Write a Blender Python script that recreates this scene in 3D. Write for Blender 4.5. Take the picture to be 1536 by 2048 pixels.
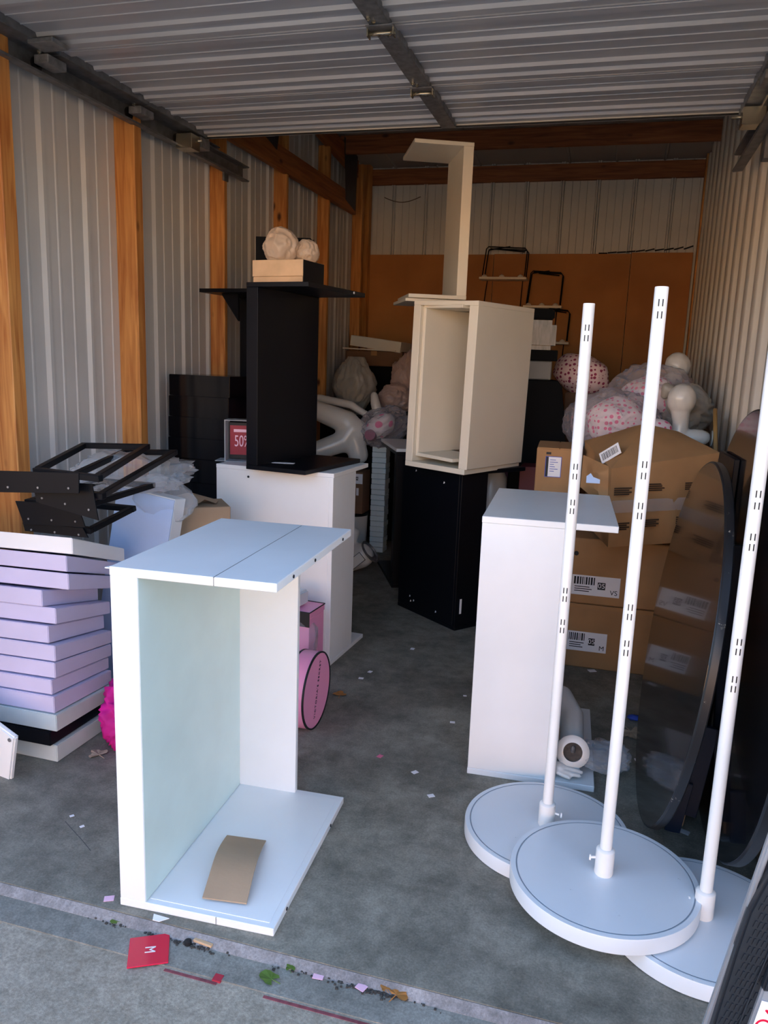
import bpy, bmesh, math, random
from mathutils import Vector, Matrix, noise, Euler
random.seed(7)
S = bpy.context.scene
for o in list(bpy.data.objects): bpy.data.objects.remove(o)
COL = S.collection
R = math.radians
# ------------------------------------------------------------ camera
YAW, PITCH, ROLL = R(15.564), R(11.0136), R(2.0536)
cam = bpy.data.objects.new('camera', bpy.data.cameras.new('camera')); COL.objects.link(cam); S.camera = cam
f_ = Vector((-math.sin(YAW)*math.cos(PITCH), math.cos(YAW)*math.cos(PITCH), -math.sin(PITCH)))
r_ = Vector((math.cos(YAW), math.sin(YAW), 0)); u_ = r_.cross(f_)
r2 = r_*math.cos(ROLL)+u_*math.sin(ROLL); u2 = -r_*math.sin(ROLL)+u_*math.cos(ROLL)
m = Matrix((r2, u2, -f_)).transposed().to_4x4(); m.translation = (0, 0, 1.55); cam.matrix_world = m
cam.data.sensor_fit = 'HORIZONTAL'; cam.data.sensor_width = 36; cam.data.lens = 36*1556/1536
cam.data.clip_start = .05; cam.data.clip_end = 300
# ------------------------------------------------------------ world, sun, exposure
w = bpy.data.worlds.new('sky'); S.world = w; w.use_nodes = True
nt = w.node_tree; bg = nt.nodes['Background']
sky = nt.nodes.new('ShaderNodeTexSky'); sky.sky_type = 'NISHITA'; sky.sun_disc = False
sky.sun_elevation = R(38); sky.sun_rotation = R(15); sky.air_density = 1.0; sky.dust_density = 1.6; sky.ozone_density = 1.0
nt.links.new(sky.outputs[0], bg.inputs[0]); bg.inputs[1].default_value = .36
sun = bpy.data.objects.new('sun', bpy.data.lights.new('sun', 'SUN')); COL.objects.link(sun)
sun.data.energy = 13.0; sun.data.angle = R(.6); sun.data.color = (1, .87, .70)
# the sun stands behind the storage building (light travels towards -Y)
sun.rotation_euler = Vector((.22, -.75, -.62)).to_track_quat('-Z', 'Y').to_euler()
S.view_settings.view_transform = 'Standard'; S.view_settings.look = 'None'
S.view_settings.gamma = 1; S.view_settings.use_curve_mapping = False; S.view_settings.exposure = 1.16

# ------------------------------------------------------------ materials
def rgb(h):
    h = h.lstrip('#'); c = [int(h[i:i+2], 16)/255 for i in (0, 2, 4)]
    return tuple(((x+.055)/1.055)**2.4 if x > .04045 else x/12.92 for x in c)+(1,)
MATS = {}
def N(nt, t, **k):
    n = nt.nodes.new(t)
    for a, b in k.items():
        if a in n.inputs: n.inputs[a].default_value = b
        else: setattr(n, a, b)
    return n
def mat(name, col, rough=.5, metal=0, var=.06, scale=6, col2=None, bump=0, bscale=60, stretch=(1, 1, 1), spec=.5, det=4, lo=.35, hi=.65, alpha=1, coat=0):
    """plain paint / board / metal with slight tone variation, optional second colour in blotches"""
    if name in MATS: return MATS[name]
    m = bpy.data.materials.new(name); m.use_nodes = True; t = m.node_tree; b = t.nodes['Principled BSDF']
    tc = N(t, 'ShaderNodeTexCoord'); mp = N(t, 'ShaderNodeMapping'); mp.inputs['Scale'].default_value = stretch
    t.links.new(tc.outputs['Object'], mp.inputs[0])
    no = N(t, 'ShaderNodeTexNoise', Scale=scale, Detail=det); t.links.new(mp.outputs[0], no.inputs['Vector'])
    cr = N(t, 'ShaderNodeValToRGB'); t.links.new(no.outputs[0], cr.inputs[0])
    c = rgb(col); c2 = rgb(col2) if col2 else tuple(x*(1-var*2) for x in c[:3])+(1,)
    cr.color_ramp.elements[0].position = lo; cr.color_ramp.elements[1].position = hi
    cr.color_ramp.elements[0].color = c2; cr.color_ramp.elements[1].color = c
    t.links.new(cr.outputs[0], b.inputs['Base Color'])
    b.inputs['Roughness'].default_value = rough; b.inputs['Metallic'].default_value = metal
    b.inputs['Specular IOR Level'].default_value = spec; b.inputs['Coat Weight'].default_value = coat
    b.inputs['Alpha'].default_value = alpha
    if bump:
        n2 = N(t, 'ShaderNodeTexNoise', Scale=bscale, Detail=5); t.links.new(mp.outputs[0], n2.inputs['Vector'])
        bp = N(t, 'ShaderNodeBump', Strength=bump, Distance=.01); t.links.new(n2.outputs[0], bp.inputs['Height'])
        t.links.new(bp.outputs[0], b.inputs['Normal'])
    MATS[name] = m; return m
def scuffed(name, col, dark, rough=.35, sc=9, amt=.70, spec=.5):
    """paint with small dark scuffs"""
    m = mat(name, col, rough, var=.03, scale=3, spec=spec); t = m.node_tree; b = t.nodes['Principled BSDF']
    old = b.inputs['Base Color'].links[0].from_socket
    tc = N(t, 'ShaderNodeTexCoord'); no = N(t, 'ShaderNodeTexNoise', Scale=sc, Detail=9, Roughness=.75)
    t.links.new(tc.outputs['Object'], no.inputs['Vector'])
    cr = N(t, 'ShaderNodeValToRGB'); cr.color_ramp.elements[0].position = amt; cr.color_ramp.elements[1].position = amt+.05
    t.links.new(no.outputs[0], cr.inputs[0]); mx = N(t, 'ShaderNodeMix', data_type='RGBA')
    t.links.new(cr.outputs[0], mx.inputs[0]); t.links.new(old, mx.inputs[6]); mx.inputs[7].default_value = rgb(dark)
    t.links.new(mx.outputs[2], b.inputs['Base Color']); return m
def wood(name, c1, c2, ax='Z'):
    m = bpy.data.materials.new(name); m.use_nodes = True; t = m.node_tree; b = t.nodes['Principled BSDF']
    tc = N(t, 'ShaderNodeTexCoord'); mp = N(t, 'ShaderNodeMapping')
    mp.inputs['Scale'].default_value = {'Z': (9, 9, .55), 'X': (.55, 9, 9), 'Y': (9, .55, 9)}[ax]
    t.links.new(tc.outputs['Object'], mp.inputs[0])
    no = N(t, 'ShaderNodeTexNoise', Scale=4, Detail=8, Distortion=.8); t.links.new(mp.outputs[0], no.inputs['Vector'])
    cr = N(t, 'ShaderNodeValToRGB'); cr.color_ramp.elements[0].position = .3; cr.color_ramp.elements[1].position = .68
    cr.color_ramp.elements[0].color = rgb(c2); cr.color_ramp.elements[1].color = rgb(c1); t.links.new(no.outputs[0], cr.inputs[0])
    mp2 = N(t, 'ShaderNodeMapping'); mp2.inputs['Scale'].default_value = {'Z': (6, 6, 3), 'X': (3, 6, 6), 'Y': (6, 3, 6)}[ax]
    t.links.new(tc.outputs['Object'], mp2.inputs[0])
    vo = N(t, 'ShaderNodeTexVoronoi', Scale=1.0); t.links.new(mp2.outputs[0], vo.inputs['Vector'])
    c2_ = N(t, 'ShaderNodeValToRGB'); c2_.color_ramp.elements[0].position = .05; c2_.color_ramp.elements[1].position = .13
    t.links.new(vo.outputs['Distance'], c2_.inputs[0]); mx = N(t, 'ShaderNodeMix', data_type='RGBA')
    t.links.new(c2_.outputs[0], mx.inputs[0]); mx.inputs[6].default_value = rgb('4a2410'); t.links.new(cr.outputs[0], mx.inputs[7])
    t.links.new(mx.outputs[2], b.inputs['Base Color']); b.inputs['Roughness'].default_value = .6
    bp = N(t, 'ShaderNodeBump', Strength=.15, Distance=.004); t.links.new(no.outputs[0], bp.inputs['Height']); t.links.new(bp.outputs[0], b.inputs['Normal'])
    MATS[name] = m; return m
def plastic(name, col, opac=.5, rough=.22):
    m = bpy.data.materials.new(name); m.use_nodes = True; t = m.node_tree; b = t.nodes['Principled BSDF']; out = t.nodes['Material Output']
    b.inputs['Base Color'].default_value = rgb(col); b.inputs['Roughness'].default_value = rough
    tr = N(t, 'ShaderNodeBsdfTransparent'); mx = N(t, 'ShaderNodeMixShader')
    lw = N(t, 'ShaderNodeLayerWeight', Blend=.35); ad = N(t, 'ShaderNodeMath', operation='MULTIPLY_ADD')
    ad.inputs[1].default_value = .5; ad.inputs[2].default_value = opac; ad.use_clamp = True
    tc = N(t, 'ShaderNodeTexCoord'); n1 = N(t, 'ShaderNodeTexNoise', Scale=7, Detail=4, Roughness=.5, Distortion=1.2); n1.noise_type = 'RIDGED_MULTIFRACTAL'
    t.links.new(tc.outputs['Object'], n1.inputs['Vector']); bp = N(t, 'ShaderNodeBump', Strength=.55, Distance=.008); t.links.new(n1.outputs[0], bp.inputs['Height']); t.links.new(bp.outputs[0], b.inputs['Normal'])
    t.links.new(lw.outputs['Facing'], ad.inputs[0]); t.links.new(ad.outputs[0], mx.inputs[0])
    t.links.new(tr.outputs[0], mx.inputs[1]); t.links.new(b.outputs[0], mx.inputs[2]); t.links.new(mx.outputs[0], out.inputs['Surface'])
    MATS[name] = m; return m
def dots(name, base, dot, sc=30, th=.33):
    m = bpy.data.materials.new(name); m.use_nodes = True; t = m.node_tree; b = t.nodes['Principled BSDF']
    tc = N(t, 'ShaderNodeTexCoord'); vo = N(t, 'ShaderNodeTexVoronoi', Scale=sc, Randomness=.45)
    t.links.new(tc.outputs['Object'], vo.inputs['Vector']); cr = N(t, 'ShaderNodeValToRGB')
    cr.color_ramp.elements[0].position = th; cr.color_ramp.elements[1].position = th+.04
    cr.color_ramp.elements[0].color = rgb(dot); cr.color_ramp.elements[1].color = rgb(base)
    t.links.new(vo.outputs['Distance'], cr.inputs[0]); t.links.new(cr.outputs[0], b.inputs['Base Color']); b.inputs['Roughness'].default_value = .6
    MATS[name] = m; return m
def concrete(name, a, bcol, c, s1=1.2, s2=14, grain=180, bump=.25):
    m = bpy.data.materials.new(name); m.use_nodes = True; t = m.node_tree; b = t.nodes['Principled BSDF']
    tc = N(t, 'ShaderNodeTexCoord')
    n1 = N(t, 'ShaderNodeTexNoise', Scale=s1, Detail=9, Roughness=.7, Distortion=.25); n2 = N(t, 'ShaderNodeTexNoise', Scale=s2, Detail=9, Roughness=.78, Distortion=.15)
    n3 = N(t, 'ShaderNodeTexNoise', Scale=grain, Detail=3, Roughness=.8)
    for n in (n1, n2, n3): t.links.new(tc.outputs['Object'], n.inputs['Vector'])
    r1 = N(t, 'ShaderNodeValToRGB'); e = r1.color_ramp.elements; e[0].position = .36; e[1].position = .66; e[0].color = rgb(bcol); e[1].color = rgb(a)
    t.links.new(n1.outputs[0], r1.inputs[0])
    r2_ = N(t, 'ShaderNodeValToRGB'); e = r2_.color_ramp.elements; e[0].position = .35; e[1].position = .62; e[0].color = rgb(c); e[1].color = (1, 1, 1, 1)
    t.links.new(n2.outputs[0], r2_.inputs[0])
    mx = N(t, 'ShaderNodeMix', data_type='RGBA', blend_type='MULTIPLY'); mx.inputs[0].default_value = .75
    t.links.new(r1.outputs[0], mx.inputs[6]); t.links.new(r2_.outputs[0], mx.inputs[7])
    r3 = N(t, 'ShaderNodeValToRGB'); e = r3.color_ramp.elements; e[0].position = .36; e[1].position = .7; e[0].color = (.55, .55, .55, 1); e[1].color = (1.25, 1.25, 1.25, 1)
    t.links.new(n3.outputs[0], r3.inputs[0]); m2 = N(t, 'ShaderNodeMix', data_type='RGBA', blend_type='MULTIPLY'); m2.inputs[0].default_value = .6
    t.links.new(mx.outputs[2], m2.inputs[6]); t.links.new(r3.outputs[0], m2.inputs[7]); t.links.new(m2.outputs[2], b.inputs['Base Color'])
    b.inputs['Roughness'].default_value = .75
    bp = N(t, 'ShaderNodeBump', Strength=bump, Distance=.004); t.links.new(n3.outputs[0], bp.inputs['Height']); t.links.new(bp.outputs[0], b.inputs['Normal'])
    MATS[name] = m; return m

white = scuffed('white_laminate', 'eef0f0', '8d8f8c', .32, 7, .74)
cream = scuffed('cream_laminate', 'e8dfcc', '94866c', .38, 7, .74)
whitem = mat('white_metal', 'f2f2ee', .28, var=.02)
whited = scuffed('white_disc_top', 'e2e8ec', '7a8086', .33, 16, .672)
black = scuffed('black_laminate', '090b12', '2a2d34', .42, 9, .75, .22)
blackm = mat('black_metal', '090c12', .5, var=.1, spec=.15)
glossb = mat('glossy_black_card', '0b0d12', .12, var=.1)
lav = mat('lavender_laminate', 'cbc6e2', .42, var=.03)
card = mat('cardboard', 'b08457', .8, var=.08, scale=5, bump=.08, bscale=40)
cardl = mat('light_cardboard', 'b0967a', .8, var=.06, scale=5, bump=.08, bscale=40)
cardd = mat('brown_cardboard', '7e5c44', .85, var=.1, scale=4)
tape = mat('packing_tape', 'b88a5c', .25, var=.1)
steel = mat('white_ribbed_steel', 'cfcfce', .42, metal=0, var=.05, scale=2)
steelr = mat('cream_corrugated_steel', 'e0d8cc', .42, metal=0, var=.06, scale=2)
doorm = mat('garage_door_steel', 'b4b6bc', .35, metal=.1, var=.08, scale=2, stretch=(.5, 6, 6))
galv = mat('galvanised_steel', '86878a', .42, metal=.35, var=.22, scale=30)
galvd = mat('dark_galvanised_steel', '74767a', .45, metal=.35, var=.2, scale=20)
zinc = mat('bright_zinc', 'c4bca8', .25, metal=.9, var=.1)
roofm = mat('roof_sheet_grey', 'aeaaa8', .5, var=.04, scale=1)
pine = wood('pine_lumber', 'd79a56', 'a5622c'); pinex = wood('pine_lumber_lateral', 'a4643a', '6c381c', 'X'); piney = wood('pine_lumber_depth', 'b06c38', '7a4320', 'Y')
board = mat('fibreboard', 'bd8048', .7, var=.05, scale=1.5, col2='a56a38')
mannq = mat('mannequin_white', 'dfdcd6', .28, var=.02, coat=.2)
bagc = plastic('clear_plastic_film', 'dcd4dc', .16); bagg = plastic('grey_plastic_film', 'b4b0a8', .78, .3); bagp = plastic('pinkish_plastic_film', 'cfb2a8', .6, .3)
clearp = plastic('thin_clear_plastic', 'dfe6ee', .12, .1)
polka = dots('polka_dot_cloth', 'f6e4e8', 'f06a96'); polkad = dots('dark_polka_dot_cloth', 'efd3d2', '9a2f55', 34, .34)
pink = mat('pink_card', 'ef9cc4', .45, var=.02); pinkl = mat('light_pink_card', 'f6c6da', .45, var=.02); magenta = mat('magenta_cloth', 'd0068c', .75, var=.12, scale=14)
red = mat('red_acrylic', 'd8123c', .2, var=.02); tan = mat('tan_kraft_board', 'd9b48c', .7, var=.1, scale=9)
skyblue = mat('pale_blue_film', 'bcd2f4', .25, var=.04)
paper = mat('white_paper', 'f2f0f2', .6, var=.02); ink = mat('black_ink', '15161a', .6, var=.02); inkb = mat('blue_ink', '3350b4', .6, var=.02)
blackc = mat('black_carton', '0c0c0e', .8, spec=.15)
orange = mat('orange_label', 'e0762c', .6, var=.03); navy = mat('dark_blue_board', '14243c', .45, var=.08)
greenl = mat('green_leaf', '5c7a2c', .6, var=.15, scale=30); brownl = mat('dry_leaf', 'b87a3a', .7, var=.15, scale=30); tanleaf = mat('pale_dry_leaf', 'b3a088', .8, var=.15, scale=30)
plyw = mat('plywood_disc', 'a8834c', .6, var=.1, scale=8, stretch=(1, 1, 6)); plasticd = mat('dark_grey_plastic', '262b31', .3, var=.06)
alu = mat('aluminium', 'b4bac0', .32, metal=.55, var=.05); rubber = mat('black_rubber', '111114', .6, var=.05)
discm = mat('dark_glossy_table_top', '17171b', .13, var=.15, scale=3, coat=.3); discedge = scuffed('worn_black_edge', '17181c', 'b8b0a0', .4, 30, .64)
maroon = mat('maroon_card', '5c1a26', .6, var=.05); mauve = mat('mauve_card', '9a6478', .6, var=.05); greym = mat('grey_panel', '6f6f6c', .5, var=.06)

# ------------------------------------------------------------ mesh helpers
class MB:
    def __init__(s): s.v = []; s.f = []
    def add(s, vs, fs):
        k = len(s.v); s.v += [tuple(v) for v in vs]; s.f += [tuple(i+k for i in f) for f in fs]; return s
    def box(s, x0, y0, z0, x1, y1, z1, M=None):
        vs = [Vector(p) for p in ((x0, y0, z0), (x1, y0, z0), (x1, y1, z0), (x0, y1, z0), (x0, y0, z1), (x1, y0, z1), (x1, y1, z1), (x0, y1, z1))]
        if M: vs = [M @ v for v in vs]
        return s.add(vs, [(0, 3, 2, 1), (4, 5, 6, 7), (0, 1, 5, 4), (1, 2, 6, 5), (2, 3, 7, 6), (3, 0, 4, 7)])
    def hexa(s, vs): return s.add(vs, [(0, 3, 2, 1), (4, 5, 6, 7), (0, 1, 5, 4), (1, 2, 6, 5), (2, 3, 7, 6), (3, 0, 4, 7)])
    def prism(s, pts, h, M=None):
        """polygon in XY extruded by h along Z, then transformed"""
        n = len(pts); vs = [Vector((p[0], p[1], 0)) for p in pts]+[Vector((p[0], p[1], h)) for p in pts]
        if M: vs = [M @ v for v in vs]
        return s.add(vs, [tuple(range(n))[::-1], tuple(range(n, 2*n))]+[(i, (i+1) % n, n+(i+1) % n, n+i) for i in range(n)])
    def tube(s, path, r, n=8, closed=False):
        P = [Vector(p) for p in path]; rs = r if isinstance(r, (list, tuple)) else [r]*len(P); vs = []; fs = []; L = len(P)
        prev = None
        for i, p in enumerate(P):
            t = (P[(i+1) % L]-P[i-1]) if closed else (P[min(i+1, L-1)]-P[max(i-1, 0)])
            t.normalize(); a = Vector((0, 0, 1)) if abs(t.z) < .9 else Vector((1, 0, 0))
            if prev is not None: a = prev
            x = t.cross(a).normalized(); y = x.cross(t).normalized(); prev = y
            for k in range(n):
                q = 2*math.pi*k/n; vs.append(p+(x*math.cos(q)+y*math.sin(q))*rs[i])
        for i in range(L if closed else L-1):
            for k in range(n):
                a = i*n+k; b = i*n+(k+1) % n; c = ((i+1) % L)*n+(k+1) % n; d = ((i+1) % L)*n+k; fs.append((a, b, c, d))
        if not closed: fs += [tuple(range(n))[::-1], tuple(range((L-1)*n, L*n))]
        return s.add(vs, fs)
    def lathe(s, prof, n=40, M=None, cap=True):
        vs = []; fs = []
        for r, z in prof:
            for k in range(n): q = 2*math.pi*k/n; vs.append(Vector((r*math.cos(q), r*math.sin(q), z)))
        for i in range(len(prof)-1):
            for k in range(n): fs.append((i*n+k, i*n+(k+1) % n, (i+1)*n+(k+1) % n, (i+1)*n+k))
        if cap: fs += [tuple(range(n))[::-1], tuple(range((len(prof)-1)*n, len(prof)*n))]
        if M: vs = [M @ v for v in vs]
        return s.add(vs, fs)
    def build(s, name, mt, parent=None, bevel=0, smooth=False, seg=1, recalc=True):
        me = bpy.data.meshes.new(name); me.from_pydata(s.v, [], s.f); me.materials.append(mt)
        bm = bmesh.new(); bm.from_mesh(me)
        if recalc: bmesh.ops.recalc_face_normals(bm, faces=bm.faces)
        if bevel: bmesh.ops.bevel(bm, geom=[e for e in bm.edges if len(e.link_faces) == 2 and e.calc_face_angle(0) > .5], offset=bevel, segments=seg, affect='EDGES')
        if smooth:
            for f in bm.faces: f.smooth = True
        bm.to_mesh(me); bm.free()
        if smooth == 'auto': me.set_sharp_from_angle(angle=R(35))
        return link(name, me, parent)
def link(name, me, parent=None):
    o = bpy.data.objects.new(name, me); COL.objects.link(o)
    if parent: o.parent = parent
    return o
def thing(name, label, cat, loc=(0, 0, 0), rot=0, group=None):
    o = bpy.data.objects.new(name, None); COL.objects.link(o); o.empty_display_size = .05
    o.location = loc; o.rotation_euler = rot if isinstance(rot, (tuple, Euler)) else (0, 0, rot)
    o['label'] = label; o['category'] = cat
    if group: o['group'] = group
    return o
def tag(o, label, cat, group=None, loc=None, rot=None):
    o['label'] = label; o['category'] = cat
    if group: o['group'] = group
    if loc is not None: o.location = loc
    if rot is not None: o.rotation_euler = rot if isinstance(rot, tuple) else (0, 0, rot)
    return o
def struct(name):
    o = bpy.data.objects.new(name, None); COL.objects.link(o); o['kind'] = 'structure'; return o
def text(name, body, size, mt, parent, M, depth=.0008, sx=1.0, space=1.0):
    cu = bpy.data.curves.new(name, 'FONT'); cu.body = body; cu.size = size; cu.extrude = depth; cu.align_x = 'CENTER'; cu.align_y = 'CENTER'; cu.space_character = space
    o = bpy.data.objects.new('t', cu); COL.objects.link(o)
    me = bpy.data.meshes.new_from_object(o.evaluated_get(bpy.context.evaluated_depsgraph_get())); bpy.data.objects.remove(o)
    me.transform(Matrix.Diagonal((sx, 1, 1, 1))); me.transform(M); me.materials.clear(); me.materials.append(mt)
    q = link(name, me, parent); return q
def facing(org, nrm, up=(0, 0, 1)):
    """matrix whose local XY plane lies in the surface, +Z along the normal"""
    n = Vector(nrm).normalized(); x = Vector(up).cross(n).normalized(); y = n.cross(x)
    M = Matrix((x, y, n)).transposed().to_4x4(); M.translation = org; return M
def blob(name, mt, parent, rad, amp=.12, fr=3.0, seed=0, sub=5, ridge=True, loc=(0, 0, 0), flat=None, rot=(0, 0, 0)):
    """crumpled closed surface: a bag or a bundle"""
    bm = bmesh.new(); bmesh.ops.create_icosphere(bm, subdivisions=sub, radius=1)
    off = Vector((seed*7.3, seed*3.1, seed*1.7)); E3 = Euler(rot).to_matrix(); an = Matrix.Diagonal((1, 1, .28)) @ Euler((seed*.9, seed*.45, 0)).to_matrix()
    for v in bm.verts:
        p = v.co.copy(); n = noise.noise(p*1.3+off)*.9
        if ridge:
            w_ = an @ p; w_ = w_+Vector((noise.noise(p*1.6+off), noise.noise(p*1.6-off), noise.noise(p*1.7+off*2)))*.45
            n += (1-abs(noise.noise(w_*fr*.8+off))*3.4)*.55+(.6-abs(noise.noise(w_*fr*1.7-off))*2.8)*.34
        else: n += noise.noise(p*fr+off)
        q = p*(1+amp*n); q = Vector((q.x*rad[0], q.y*rad[1], q.z*rad[2])); q = E3 @ q
        if flat is not None: q.z = max(q.z, flat)
        v.co = q+Vector(loc)
    for f in bm.faces: f.smooth = True
    me = bpy.data.meshes.new(name); bm.to_mesh(me); bm.free(); me.materials.append(mt); return link(name, me, parent)
def body(name, mt, parent, prims, voxel=.012, smooth=8):
    """one continuous smooth surface from tapered limbs: prims = [(p0, r0, p1, r1[, squash])]"""
    bm = bmesh.new()
    for pr in prims:
        a, ra, b, rb = Vector(pr[0]), pr[1], Vector(pr[2]), pr[3]; k = max(2, int((b-a).length/(min(ra, rb)*.45))+1)
        sq = pr[4] if len(pr) > 4 else (1, 1, 1)
        for i in range(k+1):
            t = i/k; p = a.lerp(b, t); r = ra+(rb-ra)*t
            bmesh.ops.create_icosphere(bm, subdivisions=2, radius=r, matrix=Matrix.Translation(p) @ Matrix.Diagonal((*sq, 1)))
    me = bpy.data.meshes.new(name); bm.to_mesh(me); bm.free(); o = link(name, me)
    md = o.modifiers.new('r', 'REMESH'); md.mode = 'VOXEL'; md.voxel_size = voxel; sm = o.modifiers.new('s', 'SMOOTH'); sm.factor = .6; sm.iterations = smooth
    me2 = bpy.data.meshes.new_from_object(o.evaluated_get(bpy.context.evaluated_depsgraph_get())); bpy.data.objects.remove(o)
    for p in me2.polygons: p.use_smooth = True
    me2.materials.clear(); me2.materials.append(mt); return link(name, me2, parent)
def cardlabel(parent, M, w, h, code='', big='', bars=14, seed=1, pap=None):
    """paper shipping label: sheet + printed bars + text, in the plane of M"""
    MB().box(-w/2, -h/2, 0, w/2, h/2, .0012, M).build('shipping_label', pap or paper, parent)
    rnd = random.Random(seed); b = MB(); x = -w*.46
    for i in range(bars):
        ww = rnd.uniform(.25, 1)*w*.42/bars; b.box(x, h*.04, .0012, x+ww, h*.42, .002, M); x += ww+w*.42/bars*.45
    for i in range(3): b.box(-w*.44, -h*(.1+.11*i), .0012, -w*(.05+.1*rnd.random()), -h*(.06+.11*i), .002, M)
    b.build('printed_barcode', ink, parent)
    if code: 
        MB().box(w*.04, -h*.16, .0012, w*.2, h*.2, .002, M).build('printed_square', ink, parent)
        text('printed_code', code, h*.34, paper, parent, M @ Matrix.Translation((w*.12, h*.02, .0022)), .0003)
    if big: text('printed_letters', big, h*.34, ink, parent, M @ Matrix.Translation((w*.38, -h*.28, .0016)), .0003)

# ============================================================ SETTING
XL, XR, YB, YF = -2.58, .745, 8.10, 1.673
floor_m = concrete('floor_concrete', 'aea898', '7c786c', '9c9c98', 1.3, 7, 150, .15)
gut_m = concrete('gutter_concrete', 'aaa89e', '8a887e', 'b8b8b8', 2.5, 18, 150, .15)
out_m = concrete('pavement_concrete', 'bdb3a2', 'a69e8e', 'c4c2bc', 2.0, 30, 110, .5)
bev_m = concrete('threshold_concrete', 'a6a3a2', '8a8888', 'bdbbb8', 5, 25, 140, .3)
fl = struct('floor')
MB().box(XL-.1, YF, -.12, XR+.1, YB+.1, 0).build('floor_slab', floor_m, fl)
MB().hexa([(-8, 1.60, -.12), (8, 1.60, -.12), (8, YF, -.12), (-8, YF, -.12), (-8, 1.647, -.02), (8, 1.647, -.02), (8, YF, -.0005), (-8, YF, -.0005)]).build('threshold_bevel', bev_m, fl, bevel=.003)
MB().box(-8, 1.56, -.15, 8, 1.66, -.021).build('gutter_strip', gut_m, fl)
# hairline cracks as thin recessed joints on the slab
def crack(p, q, n, wd, name='floor_crack'):
    b = MB(); P = []
    for i in range(n+1):
        t = i/n; P.append((p[0]+(q[0]-p[0])*t+random.uniform(-1, 1)*.004, p[1]+(q[1]-p[1])*t+random.uniform(-1, 1)*.004))
    for a, c in zip(P, P[1:]):
        d = Vector((c[0]-a[0], c[1]-a[1])).normalized()*wd; b.add([(a[0]-d.y, a[1]+d.x, .0006), (a[0]+d.y, a[1]-d.x, .0006), (c[0]+d.y, c[1]-d.x, .0006), (c[0]-d.y, c[1]+d.x, .0006)], [(0, 1, 2, 3)])
    b.build(name, mat('crack_dark', '4a4b4c', .9), fl)
crack((-1.62, 1.99), (-1.44, 1.88), 3, .001)
gr = struct('ground')
MB().box(-20, -24, -.2, 20, 1.56, -.025).build('pavement', out_m, gr)
b = MB()
for x0, x1 in ((-.98, -.83), (-.70, -.30)): b.box(x0, 1.545, -.0255, x1, 1.553, -.0235)
b.build('painted_line', mat('faded_red_paint', '8e4a52', .8, var=.2, scale=60), gr)
MB().box(-.845, 1.553, -.0255, -.822, 1.575, -.019).build('paint_mark', mat('red_paint', 'b42a3e', .8, var=.1), gr)

def ribbed(length, pitch, prof, z0, z1, zfun=None):
    """sheet running along local X, ribs towards local -Y; returns MB in local frame"""
    pts = []; x = 0
    while x < length-1e-6:
        for px, py in prof:
            if x+px <= length: pts.append((x+px, -py))
        x += pitch
    pts.append((length, 0)); b = MB(); vs = []; fs = []
    for (px, py) in pts:
        zt = zfun(px) if zfun else z1; vs += [(px, py, z0), (px, py, zt)]
    for i in range(len(pts)-1): fs.append((2*i, 2*i+2, 2*i+3, 2*i+1))
    return b.add(vs, fs)
RP = [(0, 0), (.012, 0), (.030, .015), (.050, .015), (.068, 0), (.128, 0), (.134, .004), (.146, .004), (.152, 0), (.225, 0), (.231, .004), (.243, .004), (.249, 0)]
RW = [(0, 0), (.03, 0), (.045, .006), (.075, .050), (.09, .056), (.20, .056), (.215, .050), (.245, .006), (.26, 0), (.31, 0)]
rz = lambda y: 3.458+(8.1-y)*.06     # underside of the roof
wl = struct('wall_left')
for i in range(7):
    y0 = YF-.05+i*.93; L = min(.94, YB+.02-y0)
    if L <= 0: break
    o = ribbed(L, .31, RP, -.02, 4, lambda px, y0=y0: rz(y0+px)).build('steel_sheet', steel, wl, recalc=False)
    o.matrix_world = Matrix.Translation((XL-.002*(i % 2), y0, 0)) @ Matrix.Rotation(R(90), 4, 'Z')
for (ya, yb, xi, zt) in ((1.70, 1.84, -2.46, 3.4), (2.82, 2.90, -2.459, 3.4), (3.772, 3.842, -2.459, 3.4), (4.786, 4.826, -2.47, 3.4), (5.796, 5.836, -2.47, 3.4), (6.736, 6.776, -2.475, 3.35), (7.70, 7.76, -2.476, 3.42)):
    MB().box(XL, ya, 0, xi, yb, zt).build('wood_post', pine, wl, bevel=.004)
MB().box(-2.50, 4.3, 2.905, -2.455, 7.44, 3.07).build('truss_chord', piney, wl, bevel=.003)
MB().hexa([(-2.52, 6.2, 3.40), (-2.46, 6.2, 3.40), (-2.46, 7.5, 3.25), (-2.52, 7.5, 3.25), (-2.52, 6.2, 3.56), (-2.46, 6.2, 3.56), (-2.46, 7.5, 3.40), (-2.52, 7.5, 3.40)]).build('rafter', piney, wl, bevel=.003)
gp = mat('dark_gusset_steel', '4a4c52', .45, metal=.7, var=.15, scale=30)
MB().prism([(7.05, -3.5), (7.12, -2.98), (7.40, -2.93), (7.44, -3.42)], .004, Matrix(((0, 0, 1, -2.4545), (1, 0, 0, 0), (0, -1, 0, 0), (0, 0, 0, 1)))).build('gusset_plate', gp, wl)
MB().prism([(5.16, -3.10), (5.57, -3.02), (5.62, -3.2), (5.2, -3.25)], .004, Matrix(((0, 0, 1, -2.4545), (1, 0, 0, 0), (0, -1, 0, 0), (0, 0, 0, 1)))).build('gusset_plate', gp, wl)

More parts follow.
